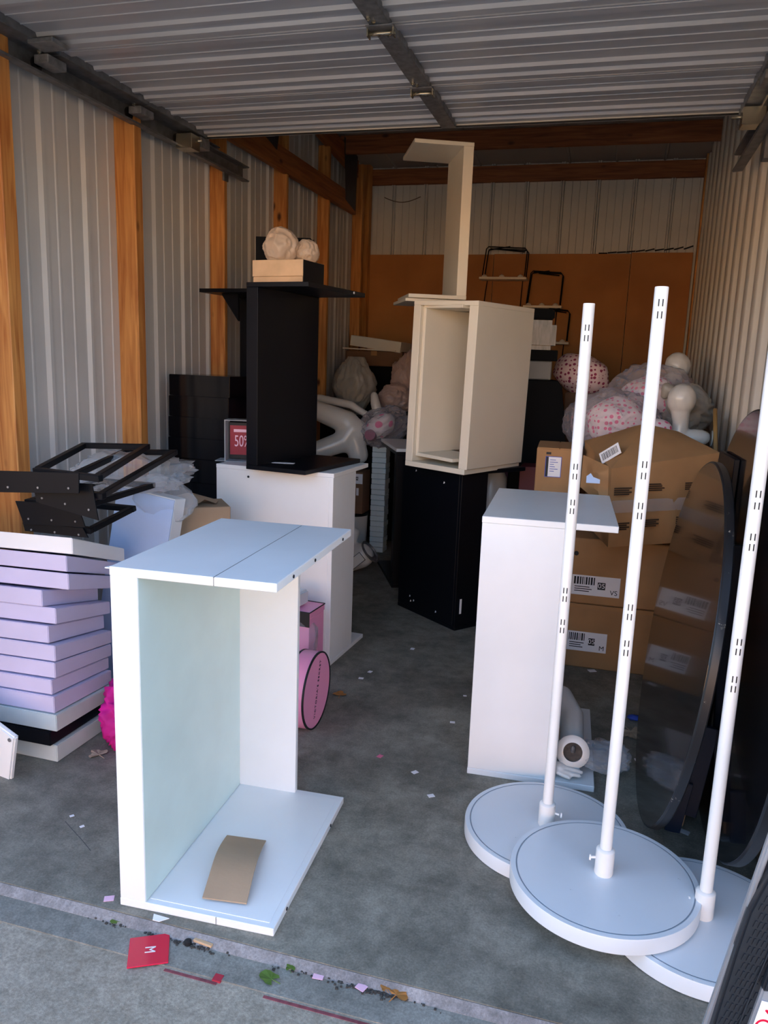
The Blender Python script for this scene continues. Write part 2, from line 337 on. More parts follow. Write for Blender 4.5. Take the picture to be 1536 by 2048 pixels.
wb = struct('wall_back')
for i in range(10):
    x0 = XL-.07+i*.336+.002*0; L = .336
    # flat pan with fine grooves and a narrow standing rib at the seam
    b = MB(); pts = [(0, 0), (.008, -.03), (.018, -.03), (.022, -.012), (.030, -.03), (.040, -.03), (.048, 0)]
    for g in (.12, .19, .26): pts += [(g-.004, 0), (g, .004), (g+.004, 0)]
    pts.append((L, 0)); vs = []; fs = []
    for (a, c) in pts: vs += [(x0+.02+a, YB+c, 0), (x0+.02+a, YB+c, 3.56)]
    for k in range(len(pts)-1): fs.append((2*k, 2*k+2, 2*k+3, 2*k+1))
    b.add(vs, fs).build('steel_sheet', steel, wb, recalc=False)
MB().box(XL, YB-.045, 3.30, XR, YB-.002, 3.45).build('wood_header', pinex, wb, bevel=.004)
MB().box(XL, YB-.13, 0, -2.49, YB-.04, 3.5).build('wood_post', pine, wb, bevel=.004)
MB().box(.675, YB-.13, 0, .715, YB-.04, 3.55).build('wood_post', pine, wb, bevel=.004)
MB().box(-2.56, YB-.052, .05, -1.205, YB-.036, 2.62).build('fibreboard_sheet', board, wb, bevel=.001)
MB().box(-1.2, YB-.052, .05, .100, YB-.036, 2.625).build('fibreboard_sheet', board, wb, bevel=.001)
MB().box(.104, YB-.055, .05, .652, YB-.036, 2.635).build('fibreboard_sheet', board, wb, bevel=.001)
b = MB()
for k in range(10): b.tube([(-.2+.085*k, YB-.05, 2.63+.004*k), (-.12+.085*k, YB-.055, 2.635+.006*k+random.uniform(-.006, .006))], .006, 5)
b.build('cable', rubber, wb)
b = MB()
b.tube([(-2.36+.02*k, YB-.04, 3.18-.05*math.sin(k/19*math.pi)) for k in range(20)], .004, 5); b.build('wire_loop', mat('grey_wire', '5a4c40', .7), wb)

wr = struct('wall_right')
for i in range(7):
    y0 = YF-.05+i*.93; L = min(.94, YB+.02-y0)
    o = ribbed(L, .31, RW, -.02, 4, lambda px, L=L, y0=y0: rz(y0+L-px)).build('steel_sheet', steelr, wr, recalc=False, smooth='auto')
    o.matrix_world = Matrix.Translation((XR+.002*(i % 2), y0+L, 0)) @ Matrix.Rotation(R(-90), 4, 'Z')

ce = struct('ceiling')
for i in range(4):
    x0 = XL-.1+i*.86; b = MB(); vs = []; fs = []
    pts = [(0, 0), (.41, 0), (.418, -.012), (.43, -.012), (.438, 0), (.845, 0), (.853, -.02), (.865, -.02)]
    for a, c in pts: vs += [(x0+a, YF, rz(YF)+c+.012), (x0+a, YB+.05, rz(YB+.05)+c+.012)]
    b.add(vs, [(2*k, 2*k+2, 2*k+3, 2*k+1) for k in range(len(pts)-1)]).build('roof_sheet', roofm, ce, recalc=False)
def purlin(y):
    z = rz(y)-.004
    MB().box(-2.50, y-.02, z-.155, XR-.03, y+.022, z).build('roof_purlin', pinex, ce, bevel=.003)
for y in (7.1, 6.0, 4.9, 3.8, 2.7): purlin(y)
# building shell around the unit: it casts the shade on the apron
sh = struct('building_shell'); shm = mat('outer_wall_paint', 'b9b4aa', .7)
MB().hexa([(-14, YF-.25, rz(YF)+.03), (12, YF-.25, rz(YF)+.03), (12, 9.5, rz(9.5)+.03), (-14, 9.5, rz(9.5)+.03), (-14, YF-.25, rz(YF)+.12), (12, YF-.25, rz(YF)+.12), (12, 9.5, rz(9.5)+.12), (-14, 9.5, rz(9.5)+.12)]).build('roof_deck', shm, sh)
MB().box(-14, YB+.06, -.1, 12, YB+.16, 3.5).build('rear_wall', shm, sh)
MB().box(-14, YF-.06, 2.55, 12, YF, 4.05).build('header_wall', shm, sh)
MB().box(-14, YF-.06, -.1, XL+.02, YF, 2.56).build('jamb_wall', shm, sh)
MB().box(XR-.0, YF-.06, -.1, 12, YF, 2.56).build('jamb_wall', shm, sh)
MB().box(XL-.10, YF, -.1, XL-.05, YB+.1, 3.45).build('side_wall', shm, sh)
MB().box(XR+.06, YF, -.1, XR+.10, YB+.1, 3.45).build('side_wall', shm, sh)
# the row of units across the sunlit driveway, behind the photographer
op = struct('building_opposite'); opm = mat('sunlit_tan_wall', 'd8b48c', .7)
MB().box(-20, -14.3, -.1, 20, -14, 3.4).build('opposite_wall', opm, op)
for k in range(10): MB().box(-18+3.7*k, -14.0, -.02, -15.2+3.7*k, -13.95, 2.5).build('roll_up_door', mat('tan_roll_door', 'cf9d68', .6), op)

# ------------------------------------------------------------ overhead garage door, open under the ceiling
d = struct('door_1'); ZD = 2.80; XD0, XD1 = -2.40, .545
seams = [4.345, 3.74, 3.065, 2.43, 1.80]
def dprof(L):
    """(distance from inner seam, depth below door plane): ribs hang down"""
    p = [(0, .0), (.004, .014), (.045, .014), (.052, 0)]
    for t, wd, h in ((.20, .022, .014), (.36, .005, .0035), (.49, .005, .0035), (.64, .022, .014), (.75, .005, .0035)):
        c = t*L; p += [(c-wd/2-h*.5, 0), (c-wd/2, h), (c+wd/2, h), (c+wd/2+h*.5, 0)]
    p += [(L-.085, 0), (L-.075, .014), (L-.03, .014), (L-.026, .004), (L-.018, .004), (L-.016, .016), (L-.005, .016), (L-.003, -.02)]
    return p
for a, c in zip(seams, seams[1:]):
    L = a-c; pr = dprof(L); b = MB(); vs = []
    for t, h in pr: vs += [(XD0, a-t, ZD-h), (XD1, a-t, ZD-h)]
    b.add(vs, [(2*k, 2*k+2, 2*k+3, 2*k+1) for k in range(len(pr)-1)])
    b.box(XD0, c+.003, ZD+.001, XD1, a-.003, ZD+.03); b.build('door_section', doorm, d)
    MB().box(XD0-.012, c+.004, ZD-.032, XD0+.055, a-.004, ZD+.032).build('end_stile', galvd, d, bevel=.003)
    MB().box(XD1-.055, c+.004, ZD-.045, XD1+.012, a-.004, ZD+.032).build('end_stile', galv, d, bevel=.003)
    MB().box(-.968, c+.006, ZD-.034, -.888, a-.006, ZD-.0).build('centre_stile', galv, d, bevel=.004)
MB().box(XD0, 4.345, ZD-.028, XD1, 4.36, ZD+.03).build('bottom_edge', steel, d, bevel=.004)
MB().box(XD0+.0, 4.332, ZD-.03, XD1, 4.343, ZD-.024).build('edge_seal', rubber, d)
for y in seams[1:3]:
    for x in (-.928,):
        h = MB().box(x-.052, y-.05, ZD-.040, x+.052, y+.035, ZD-.035); h.build('hinge_plate', galv, d, bevel=.002)
        MB().tube([(x-.055, y-.012, ZD-.053), (x+.055, y-.012, ZD-.053)], .008, 10).build('hinge_pin', zinc, d, smooth=True)
        for dx in (-.052, .047): MB().box(x+dx, y-.03, ZD-.066, x+dx+.006, y+.008, ZD-.036).build('hinge_lug', zinc, d, bevel=.001)
        for (dx, dy) in ((-.012, -.075), (-.022, -.105), (.012, .045), (-.02, .03)): MB().lathe([(.009, 0), (.009, .006), (.004, .007), (.004, .012)], 6, Matrix.Translation((x+dx, y+dy, ZD-.034)) @ Matrix.Rotation(math.pi, 4, 'X')).build('bolt', zinc, d)
def roller(x, y, sg):
    MB().box(x-.035, y-.07, ZD-.085, x+.035, y+.05, ZD-.05).build('roller_hinge', galv, d, bevel=.003)
    MB().tube([(x-sg*.03, y, ZD-.065), (x+sg*.075, y, ZD-.065)], .010, 8).build('roller_stem', zinc, d, smooth=True)
    MB().lathe([(.008, -.008), (.030, -.008), (.030, .008), (.008, .008)], 20, Matrix.Translation((x+sg*.082, y, ZD-.062)) @ Matrix.Rotation(R(90), 4, 'Y')).build('roller_wheel', rubber, d)
    for dy in (-.09, .06): MB().lathe([(.009, 0), (.009, .007), (.004, .008), (.004, .014)], 6, Matrix.Translation((x-sg*.01, y+dy, ZD-.046)) @ Matrix.Rotation(math.pi, 4, 'X')).build('bolt', zinc, d)
for y in (3.74, 3.065): roller(-2.385, y, -1); roller(.53, y, 1)
for x, sg in ((-2.385, -1), (.535, 1)):
    MB().box(x-.05, 4.14, ZD-.13, x+.05, 4.235, ZD-.05).build('bottom_bracket', zinc, d, bevel=.003)
    MB().box(x-.055, 4.24, ZD-.10, x+.055, 4.34, ZD-.045).build('bottom_bracket', galv, d, bevel=.003)
    MB().tube([(x-.09, 4.22, ZD-.075), (x+.07, 4.22, ZD-.075)], .009, 8).build('roller_stem', zinc, d, smooth=True)
    MB().lathe([(.008, -.008), (.030, -.008), (.030, .008), (.008, .008)], 20, Matrix.Translation((x+sg*.08, 4.2, ZD-.065)) @ Matrix.Rotation(R(90), 4, 'Y')).build('roller_wheel', rubber, d)
# strut bracket on the second section
MB().box(-2.37, 2.90, ZD-.046, -2.25, 3.0, ZD-.028).build('strut_bracket', galv, d, bevel=.002)
def track(name, x, sg, y0, y1, z0, z1):
    t = struct(name); P = [(0, 0), (0, .09), (.004, .09), (.004, .004), (.05, .004), (.05, .0)]
    b = MB(); prof = [(0, 0), (sg*.05, -.004), (sg*.055, .004), (sg*.006, .006), (sg*.006, .082), (sg*.05, .084), (sg*.055, .09), (sg*.0, .09)]
    n = len(prof); vs = [(x+px, y0, z0+pz) for px, pz in prof]+[(x+px, y1, z1+pz) for px, pz in prof]
    b.add(vs, [tuple(range(n))[::-1], tuple(range(n, 2*n))]+[(i, (i+1) % n, n+(i+1) % n, n+i) for i in range(n)])
    b.build('channel', galvd, t)
    return t
tl = track('trim_1', -2.475, 1, 1.9, 5.05, 2.70, 2.69)
MB().box(-2.476, 4.77, 2.64, -2.462, 4.83, 2.72).build('track_bracket', galvd, tl, bevel=.002)
MB().box(-2.478, 1.9, 2.785, -2.40, 4.6, 2.79).build('angle_iron', galvd, tl)
tr_ = track('trim_2', .615, -1, 1.9, 4.98, 2.68, 2.655)
MB().box(.617, 4.30, 2.56, .70, 4.38, 2.70).build('track_bracket', galvd, tr_, bevel=.002)
MB().box(.618, 1.9, 2.77, .70, 4.3, 2.775).build('angle_iron', galvd, tr_)

# ============================================================ FIXTURES
def fixture(name, label, loc, rot, mt, W, D, H=1.0, t=.024, side='x0', back=None, sidew=.08, cat='display stand', mt_edge=None, group=None):
    """C-shaped shop fixture: two plates, one hollow long side, optional part-width end panel"""
    T = thing(name, label, cat, loc, rot, group)
    MB().box(0, 0, 0, W, D, t).build('bottom_panel', mt, T, bevel=.002)
    MB().box(0, 0, H-t, W, D, H).build('top_panel', mt, T, bevel=.002)
    e = .001; c0 = e+.024 if back and back[0] in ('x0', 'y0') else e; c1 = e+.024 if back and back[0] in ('x1', 'y1') else e
    if back: back = (back[0], .001, back[2])
    bx = {'x0': (e, c0, sidew, D-c1), 'x1': (W-sidew, c0, W-e, D-c1), 'y0': (c0, e, W-c1, sidew), 'y1': (c0, D-sidew, W-c1, D-e)}[side]
    bx0 = {'x0': (e, e, sidew, D-e), 'x1': (W-sidew, e, W-e, D-e), 'y0': (e, e, W-e, sidew), 'y1': (e, D-sidew, W-e, D-e)}[side]
    MB().box(bx[0], bx[1], t, bx[2], bx[3], H-t).build('side_panel', mt, T, bevel=.0015)
    if back:
        k, a, c = back; q = .022
        bb = {'y1': (a, D-q-.004, c, D-.004), 'y0': (a, .003, c, q+.003), 'x1': (W-q-.003, a, W-.003, c), 'x0': (.003, a, q, c)}[k]
        MB().box(bb[0], bb[1], t, bb[2], bb[3], H-t).build('end_panel', mt, T, bevel=.0015)
    return T
F1 = fixture('display_fixture', 'open white box fixture in the foreground with cardboard scrap on its base', (-1.212, 1.697, 0), R(2.6), white, .465, .68, .998, .024, 'x0', ('y1', .08, .292))
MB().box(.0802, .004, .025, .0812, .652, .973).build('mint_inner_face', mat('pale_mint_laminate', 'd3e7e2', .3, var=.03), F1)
# laminate inset on the base plate, corner screws and torn edge
MB().box(.085, .02, .024, .445, .655, .0255).build('laminate_sheet', white, F1)
for y, z in ((.12, .985), (.30, .985), (.58, .985), (.10, .012), (.52, .012)): MB().lathe([(.005, 0), (.005, .002)], 8, Matrix.Translation((.4655, y, z)) @ Matrix.Rotation(R(90), 4, 'Y')).build('screw_hole', ink, F1)
MB().box(.295, -.0008, .0, .2965, .001, .024).build('edge_seam', greym, F1); MB().box(.295, -.0008, .975, .2965, .001, .9985).build('edge_seam', greym, F1)
MB().box(.295, .0, .998, .2965, .67, .9985).build('edge_seam', greym, F1)
MB().prism([(-.012, .0), (.0, -.0), (.0, .03)], .003, Matrix.Translation((0, 0, .992))).build('peeled_corner', white, F1)
# curved cardboard scrap
b = MB(); vs = []; fs = []; n = 12
for i in range(n+1):
    t = i/n; z = .030+.028*math.sin(t*math.pi)+.004; cx = -.917-.07*t+.0; y = 1.755+.285*t
    for k, th in ((0, 0), (1, .004)):
        vs += [(cx-.066, y+.004*math.sin(7*t), z+th), (cx+.062, y+.02, z+th-.002)]
for i in range(n):
    a = i*4; c = a+4; fs += [(a, c, c+1, a+1), (a+2, a+3, c+3, c+2), (a, a+2, c+2, c), (a+1, c+1, c+3, a+3)]
fs += [(0, 1, 3, 2), (n*4, n*4+2, n*4+3, n*4+1)]
tag(b.add(vs, fs).build('cardboard_scrap', cardl, None, smooth='auto'), 'curved tan cardboard scrap lying on the base of the foreground white fixture', 'cardboard')

C2 = fixture('display_fixture', 'closed-front white fixture right of centre, behind the round stand bases', (-.397, 2.748, 0), R(2.7), white, .475, .685, 1.012, .024, 'x0', ('y0', .08, .325))
C3 = fixture('display_fixture', 'white fixture at the rear left carrying the tall black fixture', (-1.912, 3.603, 0), R(-3.8), white, .662, .47, .998, .022, 'y0', ('x1', .08, .30))
MB().lathe([(.006, 0), (.006, .002)], 10, Matrix.Translation((.19, -.002, .945)) @ Matrix.Rotation(R(90), 4, 'X')).build('screw_hole', ink, C3)
BF = fixture('display_fixture', 'tall black C-shaped fixture standing on the rear left white fixture', (-1.690, 3.492, .999), R(-9), black, .34, .585, .892, .022, 'x0', None, .065)
MB().box(.1, .1, .0225, .22, .13, .024, Matrix.Rotation(R(20), 4, 'Z')).build('paper_label', paper, BF)
MB().lathe([(.006, 0), (.006, .003)], 10, Matrix.Translation((.342, .45, .882)) @ Matrix.Rotation(R(90), 4, 'Y')).build('screw_head', paper, BF)
PD = fixture('display_fixture', 'black fixture on the floor carrying the tall cream box', (-1.191, 4.682, 0), R(-38.8), black, .565, .50, .95, .024, 'y0', ('x1', .08, .20))
for (x, z) in ((.13, .89), (.40, .855), (.12, .09), (.16, .07), (.13, .06), (.38, .06)): MB().prism([(0, 0), (.010, .003), (.012, .010), (.004, .014)], .001, Matrix(((1, 0, 0, x), (0, 0, -1, 0), (0, 1, 0, z), (0, 0, 0, 1)))).build('chipped_paint', paper, PD)
MB().box(.566, .03, .10, .5675, .045, .19).build('barcode_sticker', paper, PD)
F5 = fixture('display_fixture', 'dark-sided fixture with a white top behind the black pedestal', (-1.33, 5.04, 0), R(25), black, .45, .66, .95, .024, 'y0', None)
MB().box(-.004, -.004, .9505, .455, .665, .972).build('white_top', white, F5, bevel=.002)
BF2 = fixture('display_fixture', 'black fixture behind the tall black one, its top jutting left', (-2.42, 4.36, .952), R(-6), black, .36, .5, .985, .022, 'y1', None, .05)
MB().prism([(0, 0), (.12, 0), (.12, -.16)], .02, Matrix(((1, 0, 0, .09), (0, 0, 1, .1), (0, 1, 0, .962), (0, 0, 0, 1)))).build('corner_bracket', black, BF2)
FB = fixture('display_fixture', 'low black fixture on the floor in the rear left corner', (-2.42, 4.36, 0), R(-6), black, .36, .5, .951, .022, 'y0', None, .05)

# tower: open cream box + fixture slid inside + shelf + inverted L
TW = thing('display_box', 'tall cream open-fronted box tilted on the black pedestal', 'display box', (-1.108, 4.398, .952), (R(0), R(1.2), R(-24.5)))
MB().box(0, 0, 0, .42, .585, .03).build('bottom_panel', cream, TW, bevel=.002)
MB().box(-.0, 0, .91, .435, .585, .935).build('top_panel', cream, TW, bevel=.002)
MB().box(0, 0, .03, .05, .585, .91).build('side_panel', cream, TW, bevel=.002)
MB().box(.378, 0, .03, .435, .585, .91).build('side_panel', cream, TW, bevel=.002)
NS = thing('display_fixture', 'cream fixture slid slantwise inside the tall open box', 'display stand', (-1.062, 4.392, 1.012), (R(0), R(1.2), R(-33)))
MB().box(0.0, .02, 0, .300, .30, .02).build('bottom_panel', cream, NS, bevel=.002)
MB().box(0.0, .02, .835, .300, .30, .855).build('top_panel', cream, NS, bevel=.002)
MB().box(0.0, .02, .02, .022, .45, .835).build('side_panel', cream, NS, bevel=.002)
SB = tag(MB().box(0, 0, 0, .36, .42, .018).build('shelf_board', cream, None, bevel=.002), 'thin cream board sandwiched above the tall open box', 'board', loc=(-1.185, 4.555, 1.897), rot=R(25))
UL = fixture('display_fixture', 'cream C-shaped fixture topmost on the tower, top plate jutting left', (-1.165, 4.545, 1.917), R(23.5), cream, .345, .42, .865, .022, 'x1', None, .06)

# ------------------------------------------------------------ stack of shallow trays on the left
lab = ['white shallow display tray on top of the left stack', 'lavender tray just under the white top tray of the left stack', 'third tray from the top of the left stack, lavender',
 'lavender tray set back left, fourth from the top of the left stack', 'lavender tray with a rounded worn corner, fifth from the top of the left stack', 'sixth tray from the top of the left stack, lavender, dark gap below',
 'seventh tray from the top of the left stack, lavender', 'eighth tray from the top of the left stack, lavender', 'ninth tray from the top of the left stack, lavender',
 'tenth tray from the top of the left stack, lavender', 'off-white tray resting on the black one in the left stack', 'black tray near the bottom of the left stack', 'off-white tray on the floor, bottom of the left stack']
zf = [.858, .7925, .7275, .662, .595, .5295, .4585, .3935, .3295, .268, .199, .130, .071, 0]
cx = [-1.884, -1.897, -1.883, -1.976, -1.925, -1.944, -1.911, -1.909, -1.916, -1.902, -1.889, -1.913, -1.898]
cy = [2.42, 2.40, 2.388, 2.354, 2.362, 2.340, 2.331, 2.324, 2.310, 2.301, 2.293, 2.284, 2.300]
tilt = [19, 18.2, 16.6, 14.6, 12.8, 11.2, 9.6, 8.2, 6.8, 5.2, 3.4, 1.8, .8, 0]
yawd = [3.5, 3, 3, 3, 3, 2.5, 1.5, 1.5, 1, .5, 0, 0, -1]
mts = [white, lav, lav, lav, lav, lav, lav, lav, lav, lav, mat('grey_white_laminate', 'cfd8d6', .4), black, mat('grey_white_laminate', 'cfd8d6', .4)]
dpt = .36
for i in range(13):
    zt, zb = zf[i]-.002, zf[i+1]; tt, tb = math.tan(R(tilt[i]))*dpt, math.tan(R(tilt[i+1]))*dpt
    W = .50
    o = MB().hexa([(-W, 0, zb+.001), (0, 0, zb+.001), (0, dpt, max(zb-tb+.001, .001)), (-W, dpt, max(zb-tb+.001, .001)), (-W, 0, zt), (0, 0, zt), (0, dpt, zt-tt), (-W, dpt, zt-tt)]).build('shallow_tray', mts[i], None, bevel=.0025, seg=2)
    tag(o, lab[i], 'tray', 'stack of shallow display trays on the left', (cx[i], cy[i], 0), R(yawd[i]))

# black frames piled on the stack
def frame(FL, FR, BR, BL, skirt, label):
    T = thing('metal_frame', label, 'frame', FL, 0, 'black display frames piled on the trays'); O = Vector(FL); C4 = [Vector(p)-O for p in (FL, FR, BR, BL)]
    n = (C4[1]-C4[0]).cross(C4[3]-C4[0]).normalized()
    for a, c in ((0, 1), (1, 2), (2, 3), (3, 0)):
        p, q = C4[a], C4[c]; d = (q-p).normalized(); w = n.cross(d)*.024; t = n*.011
        p2, q2 = p+d*(.024 if a % 2 else 0), q-d*(.024 if a % 2 else 0)
        MB().hexa([p2-t, q2-t, q2+w-t, p2+w-t, p2+t, q2+t, q2+w+t, p2+w+t]).build('frame_bar', blackm, T, bevel=.002)
    K = [Vector(p)-O for p in skirt]; y = Vector((0, .006, 0))
    MB().hexa([K[0], K[1], K[1]+y, K[0]+y, K[3], K[2], K[2]+y, K[3]+y]).build('skirt_plate', blackm, T, bevel=.0008)
    for u in (.12, .5, .88):
        P = K[0].lerp(K[1], u).lerp(K[3].lerp(K[2], u), .75); MB().lathe([(.004, 0), (.004, .003)], 8, Matrix.Translation(P) @ Matrix.Rotation(R(90), 4, 'X')).build('rivet', galv, T)
    return T
frame((-1.89, 2.235, 1.132), (-1.594, 2.19, 1.132), (-1.835, 2.88, 1.16), (-2.09, 2.77, 1.16), [(-2.007, 2.20, 1.129), (-1.676, 2.20, 1.145), (-1.679, 2.20, 1.076), (-2.0, 2.20, 1.054)], 'topmost black metal frame on the left stack, its skirt set left')
frame((-1.88, 2.27, 1.068), (-1.625, 2.25, 1.06), (-1.80, 3.04, 1.122), (-2.04, 2.98, 1.115), [(-1.897, 2.24, 1.103), (-1.656, 2.24, 1.103), (-1.636, 2.24, .979), (-1.885, 2.24, 1.023)], 'second black metal frame, its far corner jutting right')
frame((-2.09, 2.42, .975), (-1.82, 2.42, .98), (-1.80, 2.86, 1.0), (-2.07, 2.86, 1.0), [(-2.114, 2.40, .981), (-1.839, 2.40, .989), (-1.81, 2.40, .907), (-2.081, 2.40, .895)], 'third black metal frame, under the two long ones')
frame((-2.08, 2.43, .885), (-1.81, 2.43, .885), (-1.79, 2.70, .93), (-2.05, 2.70, .93), [(-2.103, 2.42, .895), (-1.836, 2.42, .899), (-1.814, 2.42, .863), (-2.094, 2.42, .863)], 'lowest black metal frame, lying on the white tray')
T = tag(blob('plastic_bag', clearp, None, (.24, .22, .085), .25, 3.2, 3, 4), 'clear plastic wrap bunched under the black frames', 'plastic bag', loc=(-1.98, 2.98, 1.03))
LP = thing('boxed_panel', 'pale blue faced white panel leaning behind the tray stack', 'panel', (-2.19, 2.88, 0), (R(-6), R(7), R(-4)))
MB().box(0, 0, 0, .30, .006, .97).build('blue_face', skyblue, LP, bevel=.001)
MB().box(0, .006, 0, .30, .09, .975).build('white_back', white, LP, bevel=.003)
blob('shrink_wrap', clearp, LP, (.17, .07, .10), .2, 3, 9, 3, loc=(.2, .05, .96))
# carton with torn top
CB = tag(MB().box(0, 0, 0, .36, .34, .50).build('cardboard_carton', cardl, None, bevel=.003), 'plain carton on the floor behind the tray stack, carrying the torn one', 'carton', loc=(-1.97, 3.10, 0), rot=R(35))
CT = thing('cardboard_carton', 'tan carton with torn open top left of the rear white fixture', 'carton', (-1.905, 3.10, .502), R(38))
MB().box(0, 0, 0, .30, .22, .345).build('carton_body', cardl, CT, bevel=.003)
b = MB(); rnd = random.Random(5)
b.add([(.02, .21, .346), (.13, .02, .346), (.19, .06, .372), (.24, .05, .352), (.27, .15, .350), (.14, .2, .385), (.05, .22, .36)], [(0, 1, 2, 5), (2, 3, 4, 5), (0, 5, 6)]); b.build('torn_flap', cardl, CT)
MB().box(.06, .08, .346, .18, .16, .352, Matrix.Rotation(R(8), 4, 'Z')).build('torn_hole', maroon, CT)
Ml = facing((-.0015, .075, .225), (-1, 0, 0)); cardlabel(CT, Ml, .085, .12, bars=9, seed=4)
MB().box(-.0025, .03, .06, -.0005, .12, .15).build('orange_label', orange, CT)
text('printed_letters', 'XS', .03, ink, CT, facing((-.003, .09, .12), (-1, 0, 0)), .0003)

# glossy black boxes stack
for i in range(7):
    tag(MB().box(0, 0, 0, .39, .30, .1355).build('glossy_box', glossb, None, bevel=.003, seg=2),
        ['bottom', 'second lowest', 'third lowest', 'middle', 'fifth from the bottom', 'sixth from the bottom', 'topmost'][i]+' glossy black box in the stack by the left wall', 'box', 'glossy black boxes by the left wall', (-2.45+.004*math.sin(i*2)+.004*i, 4.0+.004*math.cos(i*3), .0+.1365*i), R(-3+1.2*math.sin(i*5)))
for i in range(4):
    tag(MB().box(0, 0, 0, .39, .30, .118).build('glossy_box', glossb, None, bevel=.003, seg=2),
        ['eighth from the bottom', 'ninth from the bottom', 'tenth from the bottom', 'crowning, just below eye level'][i]+' glossy black box of the stack by the left wall', 'box', 'glossy black boxes by the left wall', (-2.43+.004*i, 4.0, .9565+.119*i), R(-3+1.5*math.sin(i*3)))
# sign holder
SG = thing('sign_holder', 'small clear sign holder with a red 50% card beside the black fixture', 'sign', (-1.915, 3.70, 1.0005), R(14))
for bx in ((0, 0, 0, .006, .10, .215), (.155, 0, 0, .161, .10, .215)): MB().box(*bx).build('side_sheet', plastic('acrylic_sheet', 'd8dfe6', .35, .1) if 'acrylic_sheet' not in MATS else MATS['acrylic_sheet'], SG)
MB().box(0, 0, .212, .161, .10, .217).build('top_sheet', MATS['acrylic_sheet'], SG); MB().box(-.045, -.02, 0, .17, .10, .003).build('base_sheet', MATS['acrylic_sheet'], SG)
MB().box(.012, .05, .01, .15, .053, .2).build('card', ink, SG); MB().box(.02, .047, .03, .145, .0505, .185).build('red_card', mat('dark_red_card', '9c1030', .5), SG)
text('printed_numbers', '50%', .085, pinkl, SG, facing((.085, .0465, .10), (0, -1, 0)), .0003, .6)
MB().box(.04, .0460, .150, .13, .0475, .165).build('printed_line', pinkl, SG)

# boxes on the black fixture
TB = thing('shoe_box', 'tan shallow box with dark ends on top of the black fixture', 'box', (-1.705, 3.60, 1.892), R(-8))
MB().box(0, 0, 0, .275, .20, .035).build('box_base', tan, TB, bevel=.002); MB().box(-.003, -.003, .0355, .278, .203, .112).build('box_lid', tan, TB, bevel=.002)
MB().box(.2785, .0, .002, .281, .2, .11).build('dark_end', black, TB)
KB = thing('black_box', 'open black box standing behind the tan box on the black fixture', 'box', (-1.79, 3.81, 1.892), R(14))
for bx in ((0, 0, 0, .28, .012, .255), (0, .13, 0, .28, .142, .265), (0, .012, 0, .012, .13, .255), (.268, .012, 0, .28, .13, .255), (.012, .012, 0, .268, .13, .01)): MB().box(*bx).build('box_wall', blackc, KB, bevel=.001)
tag(blob('wig_bag', plastic('cloudy_film', 'cdb49c', .7, .35), None, (.085, .075, .09), .14, 1.7, 11), 'cloudy plastic bag heaped on the tan box, taller one', 'plastic bag', loc=(-1.585, 3.66, 2.075))
tag(blob('wig_bag', MATS['cloudy_film'], None, (.065, .055, .06), .14, 1.7, 14), 'smaller cloudy plastic bag at the right end of the tan box', 'plastic bag', loc=(-1.48, 3.72, 2.055))

# ------------------------------------------------------------ rear left cluster
def carton(label, loc, rot, w, dd, h, mt=card, strip=True, group=None, name='cardboard_carton'):
    T = thing(name, label, 'carton', loc, rot, group); MB().box(0, 0, 0, w, dd, h).build('carton_body', mt, T, bevel=.004)
    for (x, q) in ((0, -1),): MB().box(.004, .004, h-.0005, w/2-.002, dd-.004, h+.004).build('top_flap', mt, T); MB().box(w/2+.002, .004, h-.0005, w-.004, dd-.004, h+.004).build('top_flap', mt, T)
    if strip: MB().box(w/2-.03, -.0012, h*.72, w/2+.03, dd*.2, h+.0052).build('tape_strip', tape, T)
    return T
SH = carton('flat brown carton under the thin board in the far left corner', (-2.42, 7.15, 1.495), R(-3), .56, .45, .135, cardd)
carton('tall black carton under the flat brown one in the far left corner', (-2.42, 7.10, 0), R(0), .68, .55, 1.488, blackc, False)
tag(MB().box(0, 0, 0, .52, .45, .012).build('shelf_board', cream, None, bevel=.001), 'thin pale board lying on the far left flat carton', 'board', loc=(-2.44, 7.1, 1.647), rot=(0, R(1.5), R(-2)))
TY = thing('open_tray', 'shallow cream open tray tilted on the far left board', 'tray', (-2.375, 7.12, 1.680), (R(0), R(6.5), R(-3)))
MB().box(0, 0, 0, .50, .32, .01).build('tray_base', cream, TY)
for bx in ((0, 0, .01, .50, .012, .095), (0, .308, .01, .50, .32, .095), (0, .012, .01, .012, .308, .095), (.488, .012, .01, .50, .308, .095)): MB().box(*bx).build('tray_wall', cream, TY, bevel=.001)
GB = tag(blob('plastic_bag', bagg, None, (.175, .15, .26), .17, 2.6, 21), 'grey cloudy plastic bag standing below the far left board', 'plastic bag', loc=(-2.19, 6.72, 1.33))
for v in GB.data.vertices:
    k = v.co.z/.26; v.co.x *= (1.12-.28*max(k, 0)) if k > 0 else 1.12+.35*k; v.co.z = min(v.co.z, .245)
carton('dark carton holding up the grey bag behind the mannequin', (-2.42, 6.48, 0), R(0), .50, .48, 1.06, blackc, False)
MLt = thing('mannequin_figure', 'white mannequin lower body sprawled upside down right of the black fixture', 'mannequin', (-1.95, 5.95, .78))
body('legs', mannq, MLt, [((.03, .02, .20), .105, (-.06, 0, .27), .10), ((-.04, 0, .27), .10, (-.42, -.03, .40), .072), ((0, 0, .22), .10, (-.06, -.04, .12), .095), ((-.06, -.04, .12), .09, (-.25, -.14, .04), .078), ((.02, 0, .14), .095, (.06, 0, .02), .085)], .012, 8)
MB().lathe([(.074, 0), (.079, .006), (.052, .008), (.05, .004)], 24, Matrix.Translation((-.285, -.165, .052)) @ Euler((R(48), R(-62), 0)).to_matrix().to_4x4()).build('waist_fitting', galvd, MLt, smooth='auto')
